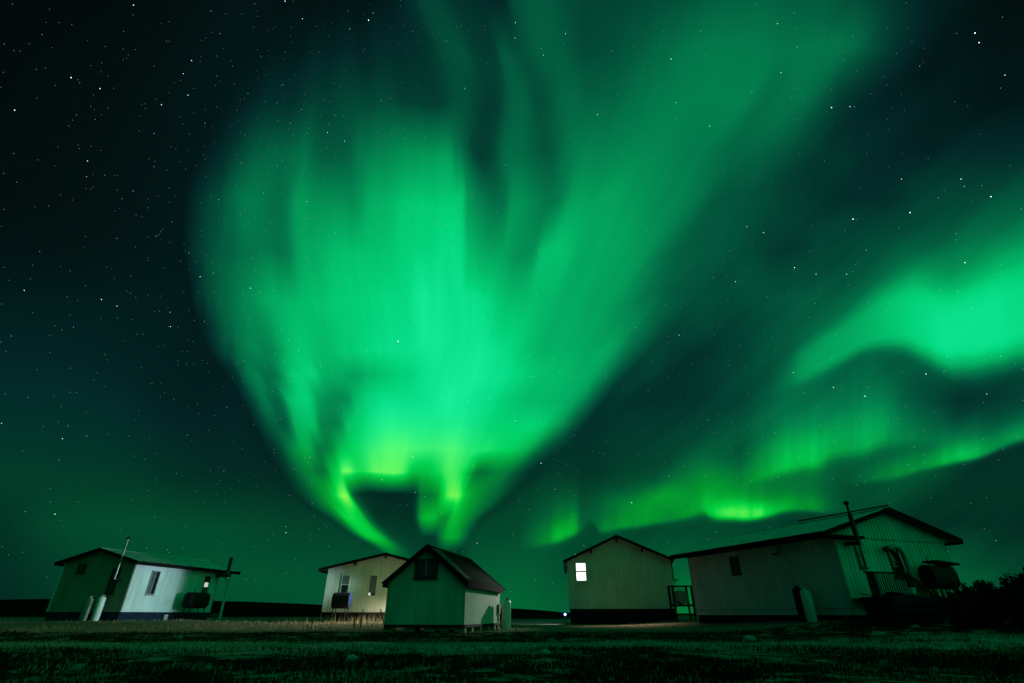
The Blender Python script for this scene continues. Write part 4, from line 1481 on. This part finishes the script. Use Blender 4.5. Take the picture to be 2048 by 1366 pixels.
def shrub(label, x, y, rx, h, seed, nl=2600, ns=26):
    rng = np.random.default_rng(seed)
    g = float(H(x, y))
    t = thing('willow_shrub', label, 'shrub', (x, y, g), 0, 'willow shrubs by the ribbed house')
    mb = MB()
    tips = []
    for k in range(ns):
        a = rng.uniform(0, 6.28); q = rng.uniform(.15, 1.0) ** .7
        ex = np.array((math.cos(a) * rx * q, math.sin(a) * rx * q * .8, h * (1.05 - .45 * q * q) * rng.uniform(.72, 1.12)))
        b = np.array((math.cos(a) * .12, math.sin(a) * .12, -.03))
        mid_ = b * .5 + ex * .5 + np.array((0, 0, .12 * h))
        pts_ = [b, b * .6 + mid_ * .4, mid_, mid_ * .4 + ex * .6, ex]
        mb.tube(pts_, [.016, .013, .010, .007, .003], 5, caps=False)
        tips.append(pts_)
    for k in range(22):
        a = rng.uniform(0, 6.28); q = rng.uniform(.0, .85)
        b = np.array((math.cos(a) * rx * q * .7, math.sin(a) * rx * q * .6, h * .45))
        e_ = b + np.array((rng.normal(0, .12), rng.normal(0, .12), h * rng.uniform(.45, .78)))
        pts_ = [b, b * .7 + e_ * .3, b * .5 + e_ * .5 + np.array((rng.normal(0, .02), 0, 0)), b * .25 + e_ * .75, e_]
        mb.tube(pts_, [.010, .009, .007, .005, .003], 4, caps=False)
        tips.append(pts_)
    ns = len(tips)
    mb.obj('stems', M_TWIG, t)
    sel = rng.integers(0, ns, nl)
    u = rng.uniform(.22, 1.0, nl) ** .8
    P = np.zeros((nl, 3))
    for i in range(nl):
        p = tips[sel[i]]; w_ = u[i] * 4; j = min(int(w_), 3); f = w_ - j
        P[i] = p[j] * (1 - f) + p[j + 1] * f
    P += rng.normal(0, 1, (nl, 3)) * np.array((.085, .085, .07)) * rx ** .5 * (1.15 - u[:, None] * .75)
    P[:, 2] = np.maximum(P[:, 2], .03)
    d = rng.normal(0, 1, (nl, 3)); d[:, 2] += .5; d /= np.linalg.norm(d, axis=1)[:, None]
    s = np.cross(d, rng.normal(0, 1, (nl, 3))); s /= np.linalg.norm(s, axis=1)[:, None]
    L_ = rng.uniform(.06, .12, nl)[:, None]; w_ = L_ * .32
    V = np.stack([P, P + d * L_ * .5 + s * w_, P + d * L_, P + d * L_ * .5 - s * w_], 1).reshape(-1, 3)
    F = (np.arange(nl) * 4)[:, None] + np.array([[0, 1, 2, 3]])
    np_mesh('foliage', V, F, M_LEAF, t)
    return t


SHR = [('low dark shrub next to the navy tub', 13.45, 16.7, .8, .82, 3600), ('dark shrub hiding the gable corner of the ribbed house', 14.2, 16.8, .9, .95, 4200),
       ('dark bushy shrub with spiky shoots right of the gable corner', 14.9, 16.2, .85, 1.15, 4600), ('tallest dark shrub near the right edge', 15.6, 16.4, 1.0, 1.34, 5200),
       ('broad dark shrub cut by the right edge of the view', 16.6, 16.5, 1.1, 1.12, 5200), ('low shrub in front of the tall ones at the right', 14.1, 15.5, .95, .85, 4000),
       ('low spreading shrub nearest the track at the right edge', 15.6, 15.1, 1.1, 1.0, 4200), ('small shrub in the shade between tub and taller shrubs', 12.9, 16.3, .7, .66, 2600)]
for i, (lab, x, y, rx, h_, nl) in enumerate(SHR):
    shrub(lab, x, y, rx, h_, 50 + i, nl, 30)

# ------------------------------------------------------------------ stars
rng = np.random.default_rng(77)
pts = []
n = 4000
for _ in range(n):
    z = rng.uniform(.03, 1); a = rng.uniform(0, 2 * math.pi)
    pts.append((math.sqrt(1 - z * z) * math.sin(a), math.sqrt(1 - z * z) * math.cos(a), z, rng.pareto(2.7) * .05 + .02))
# denser milky patch in the north-west
for _ in range(700):
    az = R(rng.normal(-36, 20)); el = R(rng.normal(42, 16))
    pts.append((math.cos(el) * math.sin(az), math.cos(el) * math.cos(az), math.sin(el), rng.pareto(2.6) * .04 + .02))
# the brightest ones, as (azimuth, elevation) in degrees from north
BRIGHT = [(-26.72, 58.57, 1.5), (57.83, 43.04, 1.2), (57.65, 42.26, 0.9), (44.34, 44.25, 1.0), (45.99, 43.52, 0.6), (27.63, 54.91, 0.9), (26.8, 51.04, 0.5), (40.93, 49.22, 0.6), (30.46, 47.76, 0.6), (41.87, 34.22, 1.4), (46.53, 32.78, 1.1), (52.34, 31.26, 1.0), (34.98, 31.75, 1.0), (31.46, 37.13, 0.6), (33.02, 36.03, 0.6), (48.46, 27.07, 0.7), (37.18, 18.21, 0.9), (42.31, 18.98, 0.7), (0.7, 61.16, 0.6), (0.59, 59.89, 0.5), (10.4, 59.85, 0.7), (5.96, 58.3, 0.6), (14.51, 52.15, 0.6), (13.03, 10.55, 0.6), (-32.31, 30.39, 0.7), (-54.67, 41.11, 0.9), (-52.35, 41.6, 0.7), (-47.11, 43.12, 0.6), (-46.47, 47.75, 0.6), (-45.27, 45.01, 0.6), (-36.38, 55.99, 0.7), (-53.72, 48.74, 0.7), (-39.44, 56.45, 0.9), (-28.56, 47.65, 0.6), (-26.02, 47.45, 0.6), (-46.6, 46.42, 0.6), (-44.41, 25.27, 0.6), (-43.1, 25.13, 0.5), (-38.33, 24.69, 0.6), (36.77, 30.51, 0.5), (39.43, 29.6, 0.6), (28.57, 32.06, 0.6), (20.95, 27.75, 0.6), (47.15, 35.76, 0.5), (51.18, 33.58, 0.6), (42.8, 53.03, 0.5), (57.72, 39.1, 0.5), (-42.78, 13.17, 0.5), (-23.06, 7.15, 0.5), (-41.21, 7.28, 0.6)]
for az, el, b in BRIGHT:
    az, el = R(az), R(el)
    pts.append((math.cos(el) * math.sin(az), math.cos(el) * math.cos(az), math.sin(el), b * .95))
P = np.array(pts)
B = np.minimum(P[:, 3], 2.2)
D = 5000.0
C = P[:, :3] * D
rad = 1.5 + 1.9 * np.sqrt(np.clip(B, 0, 1.6) / 1.6)
octv = np.array([(1, 0, 0), (-1, 0, 0), (0, 1, 0), (0, -1, 0), (0, 0, 1), (0, 0, -1)], float)
octf = np.array([(0, 2, 4), (2, 1, 4), (1, 3, 4), (3, 0, 4), (2, 0, 5), (1, 2, 5), (3, 1, 5), (0, 3, 5)])
pole = np.array((0, math.cos(R(62)), math.sin(R(62))))
tg = np.cross(pole[None], P[:, :3])
V = (C[:, None, :] + octv[None] * rad[:, None, None] + tg[:, None, :] * (octv[None, :, :] @ tg[:, :, None]) * rad[:, None, None] * .9).reshape(-1, 3)
F_ = (octf[None] + (np.arange(len(P)) * 6)[:, None, None]).reshape(-1, 3)
m = bpy.data.materials.new('starlight')
m.use_nodes = True
t = m.node_tree
t.nodes.clear()
at_ = t.nodes.new('ShaderNodeAttribute'); at_.attribute_name = 'brightness'
em = t.nodes.new('ShaderNodeEmission')
em.inputs['Color'].default_value = (.66, .86, 1.0, 1)
t.links.new(at_.outputs['Fac'], em.inputs['Strength'])
ou = t.nodes.new('ShaderNodeOutputMaterial')
tr_ = t.nodes.new('ShaderNodeBsdfTransparent')
ad_ = t.nodes.new('ShaderNodeAddShader')
t.links.new(em.outputs[0], ad_.inputs[0])
t.links.new(tr_.outputs[0], ad_.inputs[1])
t.links.new(ad_.outputs[0], ou.inputs[0])
m.cycles.emission_sampling = 'NONE'
so = np_mesh('stars', V, F_, m)
at = so.data.attributes.new('brightness', 'FLOAT', 'POINT')
at.data.foreach_set('value', np.repeat(.16 + B * 2.0, 6).astype(np.float32))
tag(so, 'white stars scattered over the night sky', 'stars', kind='stuff')
